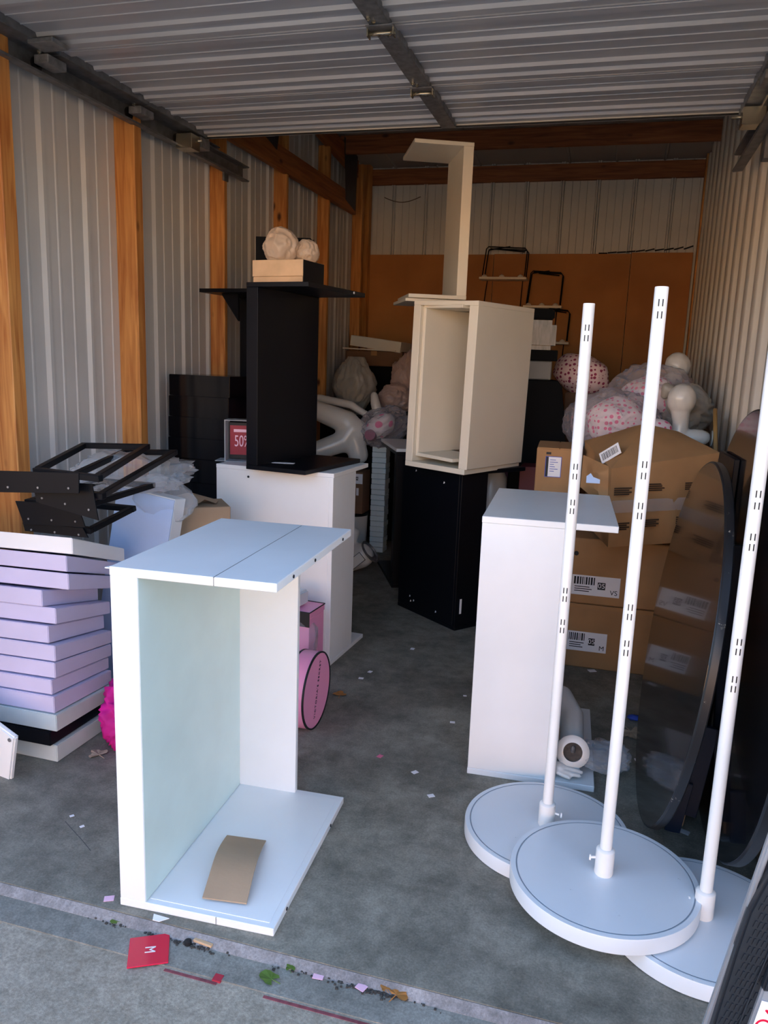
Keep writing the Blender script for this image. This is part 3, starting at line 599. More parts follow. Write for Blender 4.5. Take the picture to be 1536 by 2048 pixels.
MF = thing('mannequin_figure', 'slim white mannequin limb lying behind the sprawled lower body', 'mannequin', (-2.02, 6.18, 1.13))
body('limb', mannq, MF, [((-.30, 0, .09), .036, (-.02, 0, .05), .034), ((-.02, 0, .05), .034, (.11, 0, -.02), .03)], .01, 4)
carton('dark carton under the sprawled mannequin', (-2.36, 5.72, 0), R(0), .28, .40, .70, blackc, False)
MA = thing('mannequin_figure', 'white mannequin forearm sticking up behind the dotted bag', 'mannequin', (-1.82, 6.26, 1.06))
body('forearm', mannq, MA, [((.03, 0, -.05), .046, (-.03, 0, .13), .043), ((-.03, 0, .13), .043, (-.05, .02, .20), .034)], .01, 5)
PB = thing('plastic_bag', 'clear plastic bag with pink-dotted bundle right of the mannequin', 'plastic bag', (-1.72, 6.0, 1.035))
blob('plastic_film', bagc, PB, (.20, .17, .15), .18, 3.0, 31, loc=(.02, 0, 0), rot=(0, R(-25), 0)); blob('dotted_bundle', dots('big_pink_dots', 'efe6ec', 'ef5f9a', 9, .27), PB, (.135, .12, .09), .15, 2.5, 8, 3, False, loc=(-.0, -.01, -.0), rot=(0, R(-35), 0))
MB().lathe([(.036, 0), (.043, .09), (.03, .092)], 20, Matrix.Translation((-.04, -.10, -.08)) @ Euler((R(75), R(10), 0)).to_matrix().to_4x4()).build('roll_end', mauve, PB, smooth='auto')
blob('bag_knot', bagc, PB, (.05, .03, .04), .3, 4, 12, 3, loc=(-.215, -.03, .01))
PK = tag(blob('plastic_bag', bagp, None, (.16, .15, .22), .2, 2.6, 41), 'brownish pink plastic bag behind the left edge of the cream tower', 'plastic bag', loc=(-1.66, 6.68, 1.40))
tag(blob('plastic_bag', bagp, None, (.15, .12, .12), .2, 2.6, 44), 'low pinkish plastic bag beneath the brownish one left of the tower', 'plastic bag', loc=(-1.74, 6.50, 1.23))
carton('tall dark carton holding up the pinkish bags left of the tower', (-1.90, 6.42, 0), R(0), .38, .50, 1.11, blackc, False)
for i in range(20):
    tag(MB().box(0, 0, 0, .118, .12, .0415).build('white_tray', mat('pale_blue_white_plastic', 'd4e4e8', .4), None, bevel=.003), 'narrow white tray in the tall slim column beside the black pedestal', 'tray', 'slim column of narrow white trays', (-1.782+.0015*math.sin(i*3), 5.98, .0435*i), R(2*math.sin(i*2.3)))
T = thing('storage_bucket', 'pale round bucket behind the rear white fixture', 'bucket', (-1.925, 5.97, 0)); MB().lathe([(.10, 0), (.112, .02), (.122, .30), (.124, .305)], 32).build('bucket_body', mannq, T, smooth='auto'); MB().lathe([(.126, .3055), (.126, .325), (.11, .327)], 32).build('dark_lid', black, T, smooth='auto')
T = thing('cardboard_carton', 'dark brown carton with a printed label on the pale bucket', 'carton', (-2.04, 5.88, .328), R(0)); MB().box(0, 0, 0, .22, .19, .34).build('carton_body', cardd, T, bevel=.003)
cardlabel(T, facing((.155, -.001, .285), (0, -1, 0)), .12, .08, code='A', bars=6, seed=8); MB().box(.165, -.0015, .15, .185, 0, .21).build('small_sticker', paper, T)
T = thing('mannequin_part', 'rounded white mannequin torso piece on the labelled brown carton', 'mannequin', (-1.92, 5.97, .67)); body('torso', mannq, T, [((0, 0, .07), .07, (.01, 0, .12), .065, (1, .8, 1))], .01, 4)
HP = thing('mannequin_part', 'white mannequin hip piece with a rectangular plate lying on the floor', 'mannequin', (-1.675, 5.30, 0))
body('hip', mannq, HP, [((-.06, 0, .115), .11, (.045, -.02, .145), .095), ((-.02, 0, .25), .03, (-.02, 0, .30), .045)], .01, 6)
Mh = facing((.035, -.118, .125), (.15, -1, .15)) @ Matrix.Rotation(R(42), 4, 'Z')
MB().box(-.062, -.036, 0, .062, .036, .003, Mh).build('plate_rim', ink, HP, bevel=.001); MB().box(-.058, -.032, .003, .058, .032, .005, Mh).build('plate', mannq, HP)
MB().lathe([(.088, 0), (.092, .012), (.08, .014), (.075, .004)], 28, Matrix.Translation((.105, -.02, .175)) @ Euler((0, R(50), 0)).to_matrix().to_4x4()).build('socket_ring', galv, HP, smooth='auto')
T = thing('mannequin_part', 'small round white mannequin piece on the base of the rear white fixture', 'mannequin', (-1.335, 3.99, .023)); body('knob', mannq, T, [((0, 0, .055), .052, (-.05, .02, .058), .05)], .009, 3)
# things in front of the rear fixture
DR = thing('round_gift_box', 'round pink drum box with black rims standing on its side', 'gift box', (-1.148, 2.915, .166), (R(90), 0, R(90))); DR.scale = (.96, .96, .96)
MB().lathe([(.158, -.14), (.158, .0)], 48).build('drum_side', pink, DR, smooth='auto')
MB().lathe([(.166, -.01), (.170, -.008), (.170, .066), (.166, .07)], 48).build('drum_lid', pink, DR, smooth='auto')
for z in (-.011, .066): MB().lathe([(.165, z), (.1722, z), (.1722, z+.0075), (.165, z+.0075)], 48, cap=False).build('black_rim', ink, DR, smooth='auto')
for k in range(0, 12, 2):
    q = 2*math.pi*k/12; MB().box(.1575, -.035, -.14, .1595, .035, -.012, Matrix.Rotation(q, 4, 'Z')).build('pale_stripe', pinkl, DR)
text('printed_name', "VICTORIA'S SECRET", .024, ink, DR, Matrix.Translation((.01, 0, .0705)) @ Matrix.Rotation(R(75), 4, 'Z'), .0005, 1, 1.25)
PX = thing('gift_box', 'pink box with black edges wrapped in clear plastic behind the foreground fixture', 'gift box', (-1.46, 3.30, 0), R(-5))
MB().box(0, 0, 0, .20, .16, .34).build('box_body', pink, PX, bevel=.002); MB().box(-.003, -.003, .341, .203, .163, .372).build('box_lid', pink, PX, bevel=.002); MB().tube([(-.003, -.003, .372), (.203, -.003, .372), (.203, .163, .372), (-.003, .163, .372)], .0035, 5, closed=True).build('black_edge', ink, PX)
MB().box(.150, -.0045, .30, .203, -.003, .372).build('black_corner', ink, PX)
blob('plastic_wrap', bagc, PX, (.14, .10, .17), .15, 3, 51, 3, loc=(.09, .02, .19))
T = thing('clear_box', 'small clear-lidded box on the wrapped pink box', 'box', (-1.46, 3.31, .378), R(-8)); MB().box(0, 0, 0, .13, .12, .07).build('box_body', mat('frosted_white', 'dfe3ea', .3), T, bevel=.008, seg=2); MB().tube([(-.002, -.003, .075), (.132, -.003, .075), (.134, -.003, .0)], .003, 5).build('dark_edge', ink, T)
# magenta cloth + leaf
MG = tag(blob('magenta_cloth', magenta, None, (.125, .13, .16), .3, 2.6, 61, 5, flat=-.12), 'crumpled magenta cloth between the tray stack and the foreground fixture', 'cloth', loc=(-1.715, 2.55, .122))
def leaf(name, mt, loc, rot, s, label, lobes=5, group=None):
    pts = []
    for k in range(lobes*4+1):
        a = -2.5+5.0*k/(lobes*4); rr = s*(.55+.45*abs(math.cos(a*lobes/2.6)))*(1.1-.25*abs(a)/2.5); pts.append((rr*math.sin(a), rr*math.cos(a)))
    b = MB(); n = len(pts); vs = [(0, -.2*s, .004)]+[(x, y, .003+.16*s*(.5+noise.noise(Vector((x*90, y*90, s*50))))) for x, y in pts]
    b.add(vs, [(0, i+1, i+2) for i in range(n-1)]); b.tube([(0, -.2*s, .004), (.1*s, -1.1*s, .003)], s*.04, 5)
    return tag(b.build(name, mt, None), label, 'leaf', group, loc, rot)
leaf('dry_leaf', tanleaf, (-1.79, 2.40, .0), R(60), .04, 'pale dry leaf on the floor by the magenta cloth')
# board corner at far left edge
T = thing('white_board', 'white board with rounded corner leaning at the left edge of the picture', 'board', (-2.055, 2.155, .0), (R(8), R(20), R(-8)))
MB().box(-.25, 0, 0, .075, .022, .235).build('board_panel', white, T, bevel=.006, seg=2); MB().lathe([(.007, 0), (.007, .003)], 10, Matrix.Translation((.055, -.002, .215)) @ Matrix.Rotation(R(90), 4, 'X')).build('screw_head', galv, T)

# ------------------------------------------------------------ far right cluster
boxes = thing('black_cabinet', 'black cabinet with chamfered top behind the tower on the right', 'cabinet', (-.585, 5.18, 0), R(8))
MB().prism([(0, 0), (.355, 0), (.355, 1.05), (.30, 1.42), (.27, 1.46), (0, 1.46)], .42, Matrix(((1, 0, 0, 0), (0, 0, 1, 0), (0, 1, 0, 0), (0, 0, 0, 1)))).build('cabinet_body', blackc, boxes, bevel=.004)
T = thing('black_box', 'grey and black round-shouldered case on the black cabinet right of the tower', 'box', (-.58, 5.2, 1.463), R(10))
MB().box(0, 0, 0, .22, .25, .12).build('grey_base', greym, T, bevel=.006); MB().box(-.01, -.01, .1205, .25, .26, .19).build('black_band', blackc, T, bevel=.004)
MB().box(0, 0, .1905, .235, .25, .38).build('grey_body', mat('grey_satin_panel', '8d8a86', .3, var=.2, scale=10, stretch=(6, 1, 1)), T, bevel=.03, seg=4); MB().box(-.005, -.005, .3805, .215, .255, .45).build('black_cap', blackc, T, bevel=.012, seg=2)
for i in range(9):
    T = thing('hat_box', '%s mauve box with black lid in the pile behind the tower' % ['lowest', 'second-lowest', 'third-lowest', 'fourth-lowest', 'middle', 'fourth-highest', 'third-highest', 'second-highest', 'highest'][i], 'box', (-.98, 5.64, .001+.205*i), R(4), 'mauve boxes with black lids')
    MB().box(0, 0, 0, .34, .3, .172).build('box_body', mauve, T); MB().box(-.004, -.004, .1725, .344, .304, .203).build('box_lid', black, T)
tag(MB().lathe([(.10, 0), (.115, .02), (.11, .36), (.09, .40), (.04, .42)], 32).build('storage_bucket', mannq, None, smooth='auto'), 'pale rounded canister between the black pedestal and the cartons', 'canister', loc=(-.70, 5.10, .46))
tag(MB().box(0, 0, 0, .2, .2, .458).build('cardboard_carton', cardd, None, bevel=.003), 'brown carton holding up the pale canister', 'carton', loc=(-.80, 5.0, 0))
tag(MB().box(0, 0, 0, .27, .20, .93).build('maroon_box', maroon, None, bevel=.003), 'maroon box behind the cartons right of the black pedestal', 'box', loc=(-.49, 4.90, 0))
# right cartons
c1 = thing('cardboard_carton', 'bottom brown carton with 05 M label in the right stack', 'carton', (-.20, 4.015, 0), R(1.2)); MB().box(0, 0, 0, .64, .55, .345).build('carton_body', card, c1, bevel=.005)
cardlabel(c1, facing((.205, -.001, .145), (0, -1, 0)), .20, .105, '05', 'M', 9, 3); MB().box(.0, -.0012, .325, .64, .002, .3455).build('tape_strip', tape, c1)
c2 = thing('cardboard_carton', 'second brown carton with 05 VS label in the right stack', 'carton', (-.21, 4.02, .347), R(1.6)); MB().box(0, 0, 0, .66, .55, .345).build('carton_body', card, c2, bevel=.005)
cardlabel(c2, facing((.235, -.001, .10), (0, -1, 0)), .24, .105, '05', 'VS', 9, 6); MB().box(.40, -.0012, .21, .45, .002, .3465).build('tape_strip', tape, c2)
MB().lathe([(.012, 0), (.012, .001)], 16, Matrix.Translation((.125, -.001, .265)) @ Matrix.Rotation(R(90), 4, 'X')).build('hand_hole', ink, c2)
# upper crumpled carton: sagging box, slanted, peaked top
c3 = thing('cardboard_carton', 'large crumpled brown carton slumped on top of the right stack', 'carton', (0, 0, 0))
V = [(.062, 3.675, .735), (.455, 3.98, .735), (.40, 4.50, .70), (-.05, 4.35, .70), (.045, 3.69, 1.10), (.54, 4.0, 1.175), (.46, 4.48, 1.19), (-.10, 4.38, 1.16)]
b = MB(); rnd = random.Random(2)
def quadgrid(b, A, B, Cc, D, n, m_, amp, seed):
    A, B, Cc, D = map(Vector, (A, B, Cc, D)); nrm = (B-A).cross(D-A).normalized(); vs = []; fs = []
    for j in range(m_+1):
        for i in range(n+1):
            u, v = i/n, j/m_; p = (A.lerp(B, u)).lerp(D.lerp(Cc, u), v); e = min(u, 1-u, v, 1-v)*4
            p += nrm*amp*min(e, 1)*(1-2.2*abs(noise.noise(p*5+Vector((seed, 0, 0))))); vs.append(p)
    for j in range(m_):
        for i in range(n): a = j*(n+1)+i; fs.append((a, a+1, a+n+2, a+n+1))
    b.add(vs, fs)
quadgrid(b, V[0], V[1], V[5], V[4], 22, 16, .016, 1); quadgrid(b, V[3], V[0], V[4], V[7], 16, 16, .04, 2); quadgrid(b, V[1], V[2], V[6], V[5], 6, 6, .01, 3); quadgrid(b, V[2], V[3], V[7], V[6], 6, 6, .01, 4)
b.add(V[:4], [(0, 1, 2, 3)])
pk = Vector((.20, 4.12, 1.285)); quadgrid(b, V[4], V[5], (.36, 4.2, 1.25), pk, 8, 6, .01, 5); b.add([V[5], V[6], (.36, 4.2, 1.25)], [(0, 1, 2)]); b.add([V[6], V[7], pk, (.36, 4.2, 1.25)], [(0, 1, 2, 3)]); quadgrid(b, V[7], V[4], pk, pk+Vector((-.01, .01, 0)), 5, 5, .014, 6)
o = b.build('carton_body', card, c3, recalc=False, smooth='auto')
fw = lambda u, v: Vector(V[0]).lerp(Vector(V[1]), u).lerp(Vector(V[4]).lerp(Vector(V[5]), u), v)
nf = (Vector(V[1])-Vector(V[0])).cross(Vector(V[4])-Vector(V[0])).normalized()
nf = -nf if nf.y > 0 else nf
tb = MB(); Pq = [fw(.0, .44), fw(1, .38), fw(1, .52), fw(0, .60)]; tb.add([p+nf*.014 for p in Pq], [(0, 1, 2, 3)]).build('tape_strip', clearp, c3, recalc=False)
for (u, v) in ((.10, .70), (.42, .70), (.80, .66), (.10, .26), (.42, .27), (.80, .27)):
    Mx = facing(fw(u, v)+nf*.013, nf); b = MB()
    for k in range(4): b.box(-.05, .012-.0095*k, .002, .05-.015*(k % 2), .0185-.0095*k, .0032, Mx)
    b.build('printed_text', mat('faded_brown_ink', '3e2a18', .8), c3)
MB().box(-.055, -.03, 0, .055, .03, .0015, facing(Vector((.035, 3.84, 1.155)), Vector((-.6, -.75, .35))) @ Matrix.Rotation(R(38), 4, 'Z')).build('barcode_sticker', paper, c3)
b = MB(); rnd = random.Random(9); x = -.045; Mx = facing(Vector((.035, 3.84, 1.155)), Vector((-.6, -.75, .35))) @ Matrix.Rotation(R(38), 4, 'Z')
while x < .04: ww = rnd.uniform(.001, .004); b.box(x, -.017, .0015, x+ww, .02, .002, Mx); x += ww+.0025
b.build('printed_barcode', ink, c3)
# left flap folds of crumpled carton
b = MB(); quadgrid(b, (-.09, 3.86, .98), (.055, 3.70, .90), (.05, 3.72, 1.10), (-.09, 3.93, 1.13), 16, 14, .038, 8); b.build('crumpled_flap', card, c3, recalc=False, smooth='auto')
c4 = carton('upright brown carton with a shipping paper, left of the crumpled one', (-.335, 4.18, .694), R(3), .235, .40, .43, card, False)
Mx = facing((.09, -.001, .335), (0, -1, 0)); MB().box(-.042, -.055, 0, .042, .055, .001, Mx).build('paper_border', inkb, c4); MB().box(-.039, -.052, .001, .039, .052, .0016, Mx).build('shipping_label', paper, c4); MB().box(-.039, -.052, .0016, -.026, .052, .002, Mx).build('printed_bar', ink, c4)
b = MB()
for k in range(6): b.box(-.018, .035-.012*k, .0016, .012+.012*math.sin(k*2), .038-.012*k, .002, Mx)
b.build('printed_text', inkb, c4); MB().box(.05, -.0015, .40, .075, 0, .412, Matrix.Rotation(R(0), 4, 'Y')).build('torn_mark', ink, c4)
# plastic envelope with blue print
tag(MB().prism([(-.03, 0), (.03, 0), (.03, .018), (.0, .028), (-.012, .045), (-.03, .03)], .002).build('blue_pouch', skyblue, None), 'pale blue printed pouch poking out behind the right white fixture top', 'pouch', loc=(-.03, 3.60, 1.04), rot=(R(75), 0, R(5)))
# support behind, bags
carton('brown carton behind the right stack carrying the dotted bags', (-.20, 4.66, 0), R(0), .78, .75, 1.03, cardd, False)
def bag(loc, rad, seed, label, film=bagc, inner=polka, isc=.8, amp=.16, rot=(0, 0, 0)):
    T = thing('plastic_bag', label, 'plastic bag', loc); blob('plastic_film', film, T, rad, amp, 3.2, seed, 5, rot=rot)
    if inner: blob('dotted_bundle', inner, T, tuple(r*isc for r in rad), .12, 2.2, seed+3, 4, False, rot=rot)
    return T
bag((.06, 5.0, 1.225), (.25, .22, .20), 71, 'big clear bag of pink-dotted cloth behind the crumpled carton', isc=.74)
bag((.27, 5.35, 1.36), (.28, .25, .21), 75, 'clear bag of pink-dotted cloth left of the front mannequin head', isc=.72)
bag((-.115, 5.25, 1.19), (.14, .18, .16), 79, 'clear bag beside the black cabinet at the right', inner=dots('faint_dots', 'd8c4cc', 'd890a8', 28, .3), isc=.75)
tag(blob('dotted_cushion', polkad, None, (.205, .16, .14), .10, 2.2, 83, 4, False, rot=(0, R(15), 0)), 'cushion in dark pink polka dots on the bags by the black cabinet', 'cushion', loc=(-.19, 5.85, 1.50))
carton('tall brown carton under the polka dot cushion', (-.29, 5.70, 0), R(0), .36, .42, 1.37, cardd, False)
tag(blob('dotted_cushion', polka, None, (.085, .07, .055), .08, 2, 85, 3, False), 'small white and pink dotted pouch beside the front mannequin head', 'cushion', loc=(.29, 4.78, 1.22))
tag(blob('plastic_bag', bagg, None, (.17, .18, .16), .15, 3, 87), 'grey plastic bag between the mannequin heads and the right wall', 'plastic bag', loc=(.47, 5.32, 1.30))
carton('tall carton carrying the grey bag by the right wall', (.10, 5.45, 0), R(0), .56, .6, 1.18, cardd, False)
H1 = thing('mannequin_bust', 'white egghead mannequin bust nearest, looking up from behind the crumpled carton', 'mannequin', (.415, 4.86, 1.03))
body('bust', mannq, H1, [((0, 0, .365), .082, (.0, .005, .355), .084, (1, 1.05, 1.08)), ((0, 0, .30), .058, (.01, 0, .22), .047), ((.01, 0, .22), .047, (.0, 0, .12), .055), ((-.11, 0, .10), .05, (.09, 0, .145), .05), ((.09, 0, .145), .05, (.135, 0, .145), .046), ((0, 0, .1), .07, (0, 0, .04), .075)], .009, 7)
MB().lathe([(.045, 0), (.045, .004)], 24, Matrix.Translation((.183, 0, .145)) @ Matrix.Rotation(R(90), 4, 'Y')).build('arm_socket', mannq, H1, smooth='auto')
H2 = thing('mannequin_bust', 'second white egghead mannequin bust farther back by the right wall', 'mannequin', (.41, 5.66, 1.19))
body('bust', mannq, H2, [((0.02, 0, .40), .082, (.03, 0, .39), .084, (1, 1.05, 1.08)), ((.01, 0, .33), .06, (-.03, 0, .24), .05), ((-.16, 0, .22), .055, (.02, 0, .2), .06), ((-.16, 0, .22), .05, (-.12, 0, .46), .038), ((-.05, 0, .2), .09, (-.05, 0, .09), .09)], .01, 6)
b = thing('mannequin_hand', 'shaded white mannequin fist between the two eggheads', 'mannequin', (.37, 5.1, 1.33)); body('hand', mat('shaded_mannequin', 'a8a298', .4), b, [((0, 0, .1), .04, (.06, 0, .07), .045), ((-.03, 0, .12), .03, (-.035, 0, .07), .024)], .008, 4); blob('loose_sleeve', bagg, b, (.08, .06, .09), .15, 3, 5, 3, loc=(.06, .03, .03))  # shade on the fist is put into a darker copy of the mannequin white
carton('carton directly beneath the nearer egghead bust', (.24, 4.72, 1.034-.0), R(0), .001+.001, .001, .001, card, False) if False else None
tag(MB().lathe([(.285, -.011), (.29, -.007), (.29, .007), (.285, .011)], 56).build('wooden_disc', plyw, None, smooth='auto'), 'round plywood disc leaning on the right wall behind the crumpled carton', 'disc', loc=(.635, 4.85, 1.06), rot=(0, R(83), R(-7)))
tag(MB().box(0, 0, 0, .085, .5, .755).build('cardboard_carton', cardd, None, bevel=.003), 'narrow brown carton under the plywood disc', 'carton', loc=(.588, 4.62, 0))
# wire racks on the rear board
def wrack(x, z, w, h, label, dp=.16):
    T = thing('wire_rack', label, 'rack', (x, YB-.06, z)); r = .006
    for y in (-.02, -dp):
        MB().tube([(0, y, 0), (.025, y, h-.02), (.045, y, h), (w-.02, y, h-.015), (w, y, h-.04), (w-.01, y, 0)], r, 6).build('wire_loop', blackm, T, smooth=True)
    MB().tube([(.03, -.02, h-.01), (w*.6, -dp, h)], r, 6).build('cross_wire', blackm, T, smooth=True); MB().tube([(w-.04, -.02, h-.03), (.1, -dp, h-.02)], r, 6).build('cross_wire', blackm, T, smooth=True)
    MB().box(-.03, -dp-.02, -.035, w+.01, -.005, -.012).build('shelf', cream, T, bevel=.004)
    for q in (.02, w*.45, w-.05): MB().lathe([(.03, -.012), (.022, .002), (.006, .012)], 10, Matrix.Translation((q, -dp, 0))).build('foot', cream, T)
    MB().tube([(0.03, -.03, -.035), (.0, -.03, -.34)], r*.8, 6).build('wire_leg', blackm, T); MB().tube([(w-.04, -.03, -.035), (w-.05, -.03, -.34)], r*.8, 6).build('wire_leg', blackm, T)
    return T
wrack(-1.28, 2.40, .42, .27, 'upper left black wire rack with pale shelf on the rear board')
wrack(-.84, 2.14, .33, .31, 'middle black wire rack with pale shelf on the rear board', .12)
wrack(-.66, 1.80, .24, .30, 'lowest black wire rack on the rear board, right of the tower', .12)

# ------------------------------------------------------------ items on the base of the right white fixture
MP = thing('mannequin_part', 'bent white mannequin legs standing on the base of the right white fixture', 'mannequin', (-.055, 2.885, .025), R(2.7)); MP.scale = (.8, .8, .8)
body('legs', mannq, MP, [((-.13, .40, .20), .055, (-.01, .37, .20), .058), ((-.01, .37, .20), .058, (.045, .24, .155), .062), ((.045, .24, .155), .062, (.05, .02, .105), .060), ((-.08, .3, .14), .055, (-.07, .05, .08), .05)], .009, 5)
MB().lathe([(.05, 0), (.074, .0), (.078, .012), (.066, .022), (.045, .024), (.045, .006)], 32, Matrix.Translation((.052, -.045, .105)) @ Euler((R(72), 0, 0)).to_matrix().to_4x4(), cap=False).build('thigh_ring', mannq, MP, smooth='auto')
MB().lathe([(.044, .008), (.044, .011)], 24, Matrix.Translation((.052, -.045, .106)) @ Euler((R(72), 0, 0)).to_matrix().to_4x4()).build('wooden_plug', mat('dark_plug', '4a4038', .7, var=.2, scale=60), MP)
MB().lathe([(.012, 0), (.010, .03), (.002, .045)], 12, Matrix.Translation((.052, -.05, .11)) @ Euler((R(35), 0, 0)).to_matrix().to_4x4()).build('locking_pin', galv, MP, smooth='auto')
HD = thing('mannequin_hand', 'white mannequin hand on the base of the right white fixture', 'mannequin', (-.045, 2.80, .026), R(0))
body('hand', mannq, HD, [((-.06, .03, .03), .026, (-.01, .02, .028), .028, (1, 1, .7)), ((0, .035, .034), .010, (.045, .036, .036), .009), ((.045, .036, .036), .009, (.06, .03, .024), .008),
    ((0, .015, .03), .010, (.05, .006, .03), .009), ((.05, .006, .03), .009, (.072, .008, .026), .008), ((-.005, -.0, .022), .010, (.045, -.012, .022), .009), ((.045, -.012, .022), .009, (.066, -.01, .02), .008),
    ((-.015, -.008, .018), .009, (.03, -.026, .014), .008), ((-.04, .05, .034), .011, (-.01, .068, .034), .009)], .0045, 2)
tag(blob('plastic_bag', clearp, None, (.10, .11, .04), .25, 3, 93, 4, flat=-.033), 'clear plastic wrap draped off the base of the right white fixture', 'plastic bag', loc=(.10, 2.93, .075))

# ------------------------------------------------------------ round white stands
def stand(loc, label, hgt=1.70, tiltv=(0, 0, 0), screwdir=-1):
    T = thing('display_stand', label, 'stand', loc, tiltv, 'white pole stands on round bases')
    MB().lathe([(.262, 0), (.27, .003), (.27, .044), (.268, .048), (.254, .0485), (.2525, .0465), (.2505, .0465), (.249, .0485), (.001, .0488)], 96).build('round_base', whited, T, smooth='auto')
    MB().lathe([(.2503, .0489), (.2527, .0489)], 96, cap=False).build('groove_ring', mat('groove_grey', '7f8f9f', .5), T)
    MB().lathe([(.026, .0488), (.027, .052), (.0265, .125), (.022, .130), (.018, .131)], 32).build('pole_socket', whitem, T, smooth='auto')
    MB().lathe([(.017, .05), (.017, hgt-.002), (.016, hgt)], 32).build('pole', whitem, T, smooth='auto')
    MB().tube([(screwdir*.024, 0, .095), (screwdir*.04, -.005, .095)], .004, 8).build('thumb_screw', whitem, T); MB().lathe([(.0085, 0), (.0085, .005)], 12, Matrix.Translation((screwdir*.044, -.006, .095)) @ Matrix.Rotation(R(90), 4, 'Y')).build('screw_knob', whitem, T)
    b = MB()
    for z in (1.665, 1.635, 1.255, 1.225, 1.145, 1.118, .865, .838, .762, .735):
        for q in (-72, -105): 
            M = Matrix.Rotation(R(q), 4, 'Z'); b.box(.0163, -.0015, z-.009, .0174, .0015, z+.009, M)
    o = b.build('pole_slots', ink, T); o['kind'] = 'stuff'; return T
stand((-.075, 2.425, 0), 'white pole stand at the back left, nearest the white fixture', 1.735, (0, 0, 0), 1)
s2 = stand((.108, 2.147, .052), 'tallest-looking middle white pole stand, its round base over the other two', 1.705)
stand((.383, 2.12, 0), 'right white pole stand, base partly under the middle one', 1.735)

# ------------------------------------------------------------ leaning round tops and boards at the right wall
def disc(loc, h, up, Rr, th, label, mt=discm, em=discedge, nm='round_table_top'):
    h = Vector(h).normalized(); up = Vector(up).normalized(); n = h.cross(up).normalized(); up = n.cross(h)
    M = Matrix((h, up, n)).transposed().to_4x4(); M.translation = loc
    T = thing(nm, label, 'table top'); T.matrix_world = M
    MB().lathe([(Rr-.004, -th/2), (Rr, -th/2+.004), (Rr, th/2-.004), (Rr-.004, th/2)], 110).build('edge_band', em, T, smooth='auto')
    for s in (-1, 1): MB().lathe([(Rr-.006, s*(th/2-.001)), (Rr-.007, s*(th/2+.0008))], 110).build('laminate_face', mt, T)
    return T
disc((.309, 2.769, .629), (-.026, 1, 0), (.104, 0, .995), .630, .028, 'dark glossy round table top leaning in front, slimmest looking')
disc((.470, 2.669, .722), (-.03, 1, 0), (.012, 0, 1), .72, .034, 'larger black round table top leaning behind, chipped edge')
disc((.615, 2.60, .70), (-.03, 1, 0), (.02, 0, 1), .695, .026, 'brownish round top against the right wall, mostly hidden', mat('brown_laminate', '6d6258', .35))
tag(MB().box(0, 0, 0, .018, .30, 1.26).build('black_board', black, None, bevel=.002), 'black board with pale nail heads between the two dark round tops', 'board', loc=(.412, 2.86, .002), rot=(0, R(1.0), R(2)))
B1 = thing('blue_board', 'dark blue narrow board standing on a dowel behind the front round top', 'board', (.362, 2.64, .050), (R(-2), R(7), R(0))); MB().box(0, 0, 0, .055, .02, .33).build('board_panel', navy, B1, bevel=.002); MB().tube([(.018, .01, -.046), (.018, .01, 0)], .0045, 8).build('wooden_dowel', tan, B1)
tag(MB().box(0, 0, 0, .06, .02, .98).build('blue_board', navy, None, bevel=.002), 'taller dark blue board behind the front round top', 'board', loc=(.345, 2.78, .003), rot=(R(-1), R(4), 0))
tag(MB().box(0, 0, 0, .05, .018, .19).build('blue_board', navy, None, bevel=.002), 'short dark blue offcut at the foot of the front round top', 'board', loc=(.315, 2.60, .002), rot=(R(-1), R(8), 0))
tag(MB().box(0, 0, 0, .035, .018, .006).build('glass_chip', MATS['acrylic_sheet'], None), 'small clear plastic strip on the floor below the blue boards', 'plastic strip', loc=(.36, 2.61, .0), rot=R(-25))

# ------------------------------------------------------------ folded step ladder, lower right
LD = thing('step_ladder', 'folded aluminium step ladder with dark textured treads at the lower right', 'ladder', (.243, 1.44, -.024), (0, R(9.5), R(8)))
def lbox(nm, mt, *a, bv=.004): return MB().box(*a).build(nm, mt, LD, bevel=bv, seg=2)
lbox('side_rail', alu, -.003, .006, 0, .010, .02, .84); lbox('side_rail', alu, .064, -.02, 0, .150, .03, .60); 
tpoly = [(.007, .20), (.006, .31), (.001, .50), (.001, .585), (.011, .66), (.020, .705), (.03, .725), (.155, .73), (.155, .20)]
MX = Matrix(((1, 0, 0, 0), (0, 0, -1, .02), (0, 1, 0, 0), (0, 0, 0, 1)))
MB().prism(tpoly, .03, Matrix.Translation((0, 0, 0)) @ MX).build('tread_plate', plasticd, LD, bevel=.004, seg=2)
b = MB(); rnd = random.Random(3)
for j in range(27):
    for i in range(8):
        x = .011+i*.0088+(j % 2)*.0044; z = .215+j*.0185
        if x < .012+max(0, (z-.60))*.22 or x > .060: continue
        b.hexa([(x-.0019, -.0116, z-.007), (x+.0012, -.0116, z-.0075), (x+.0012, -.0095, z-.0075), (x-.0019, -.0095, z-.007), (x-.0002, -.0122, z+.007), (x+.0027, -.0122, z+.0074), (x+.0027, -.0095, z+.0074), (x-.0002, -.0095, z+.007)])
o = b.build('tread_grip', plasticd, LD); o['kind'] = 'stuff'
for x0 in (.055,): MB().tube([(.046, -.0125, .20), (.050, -.0125, .40), (.056, -.0125, .52)], .0018, 6).build('tread_seam', plasticd, LD)
lbox('side_rib', plasticd, .062, -.024, .44, .076, -.008, .72); lbox('second_tread', plasticd, .096, -.035, .50, .20, .0, .70)
lbox('foot', rubber, -.004, -.004, 0, .022, .03, .03); lbox('foot', rubber, .060, -.024, 0, .155, .034, .03)
Ms = facing((.092, -.0215, .345), (0, -1, 0)); MB().box(-.024, -.07, 0, .024, .075, .001, Ms).build('warning_sticker', paper, LD)
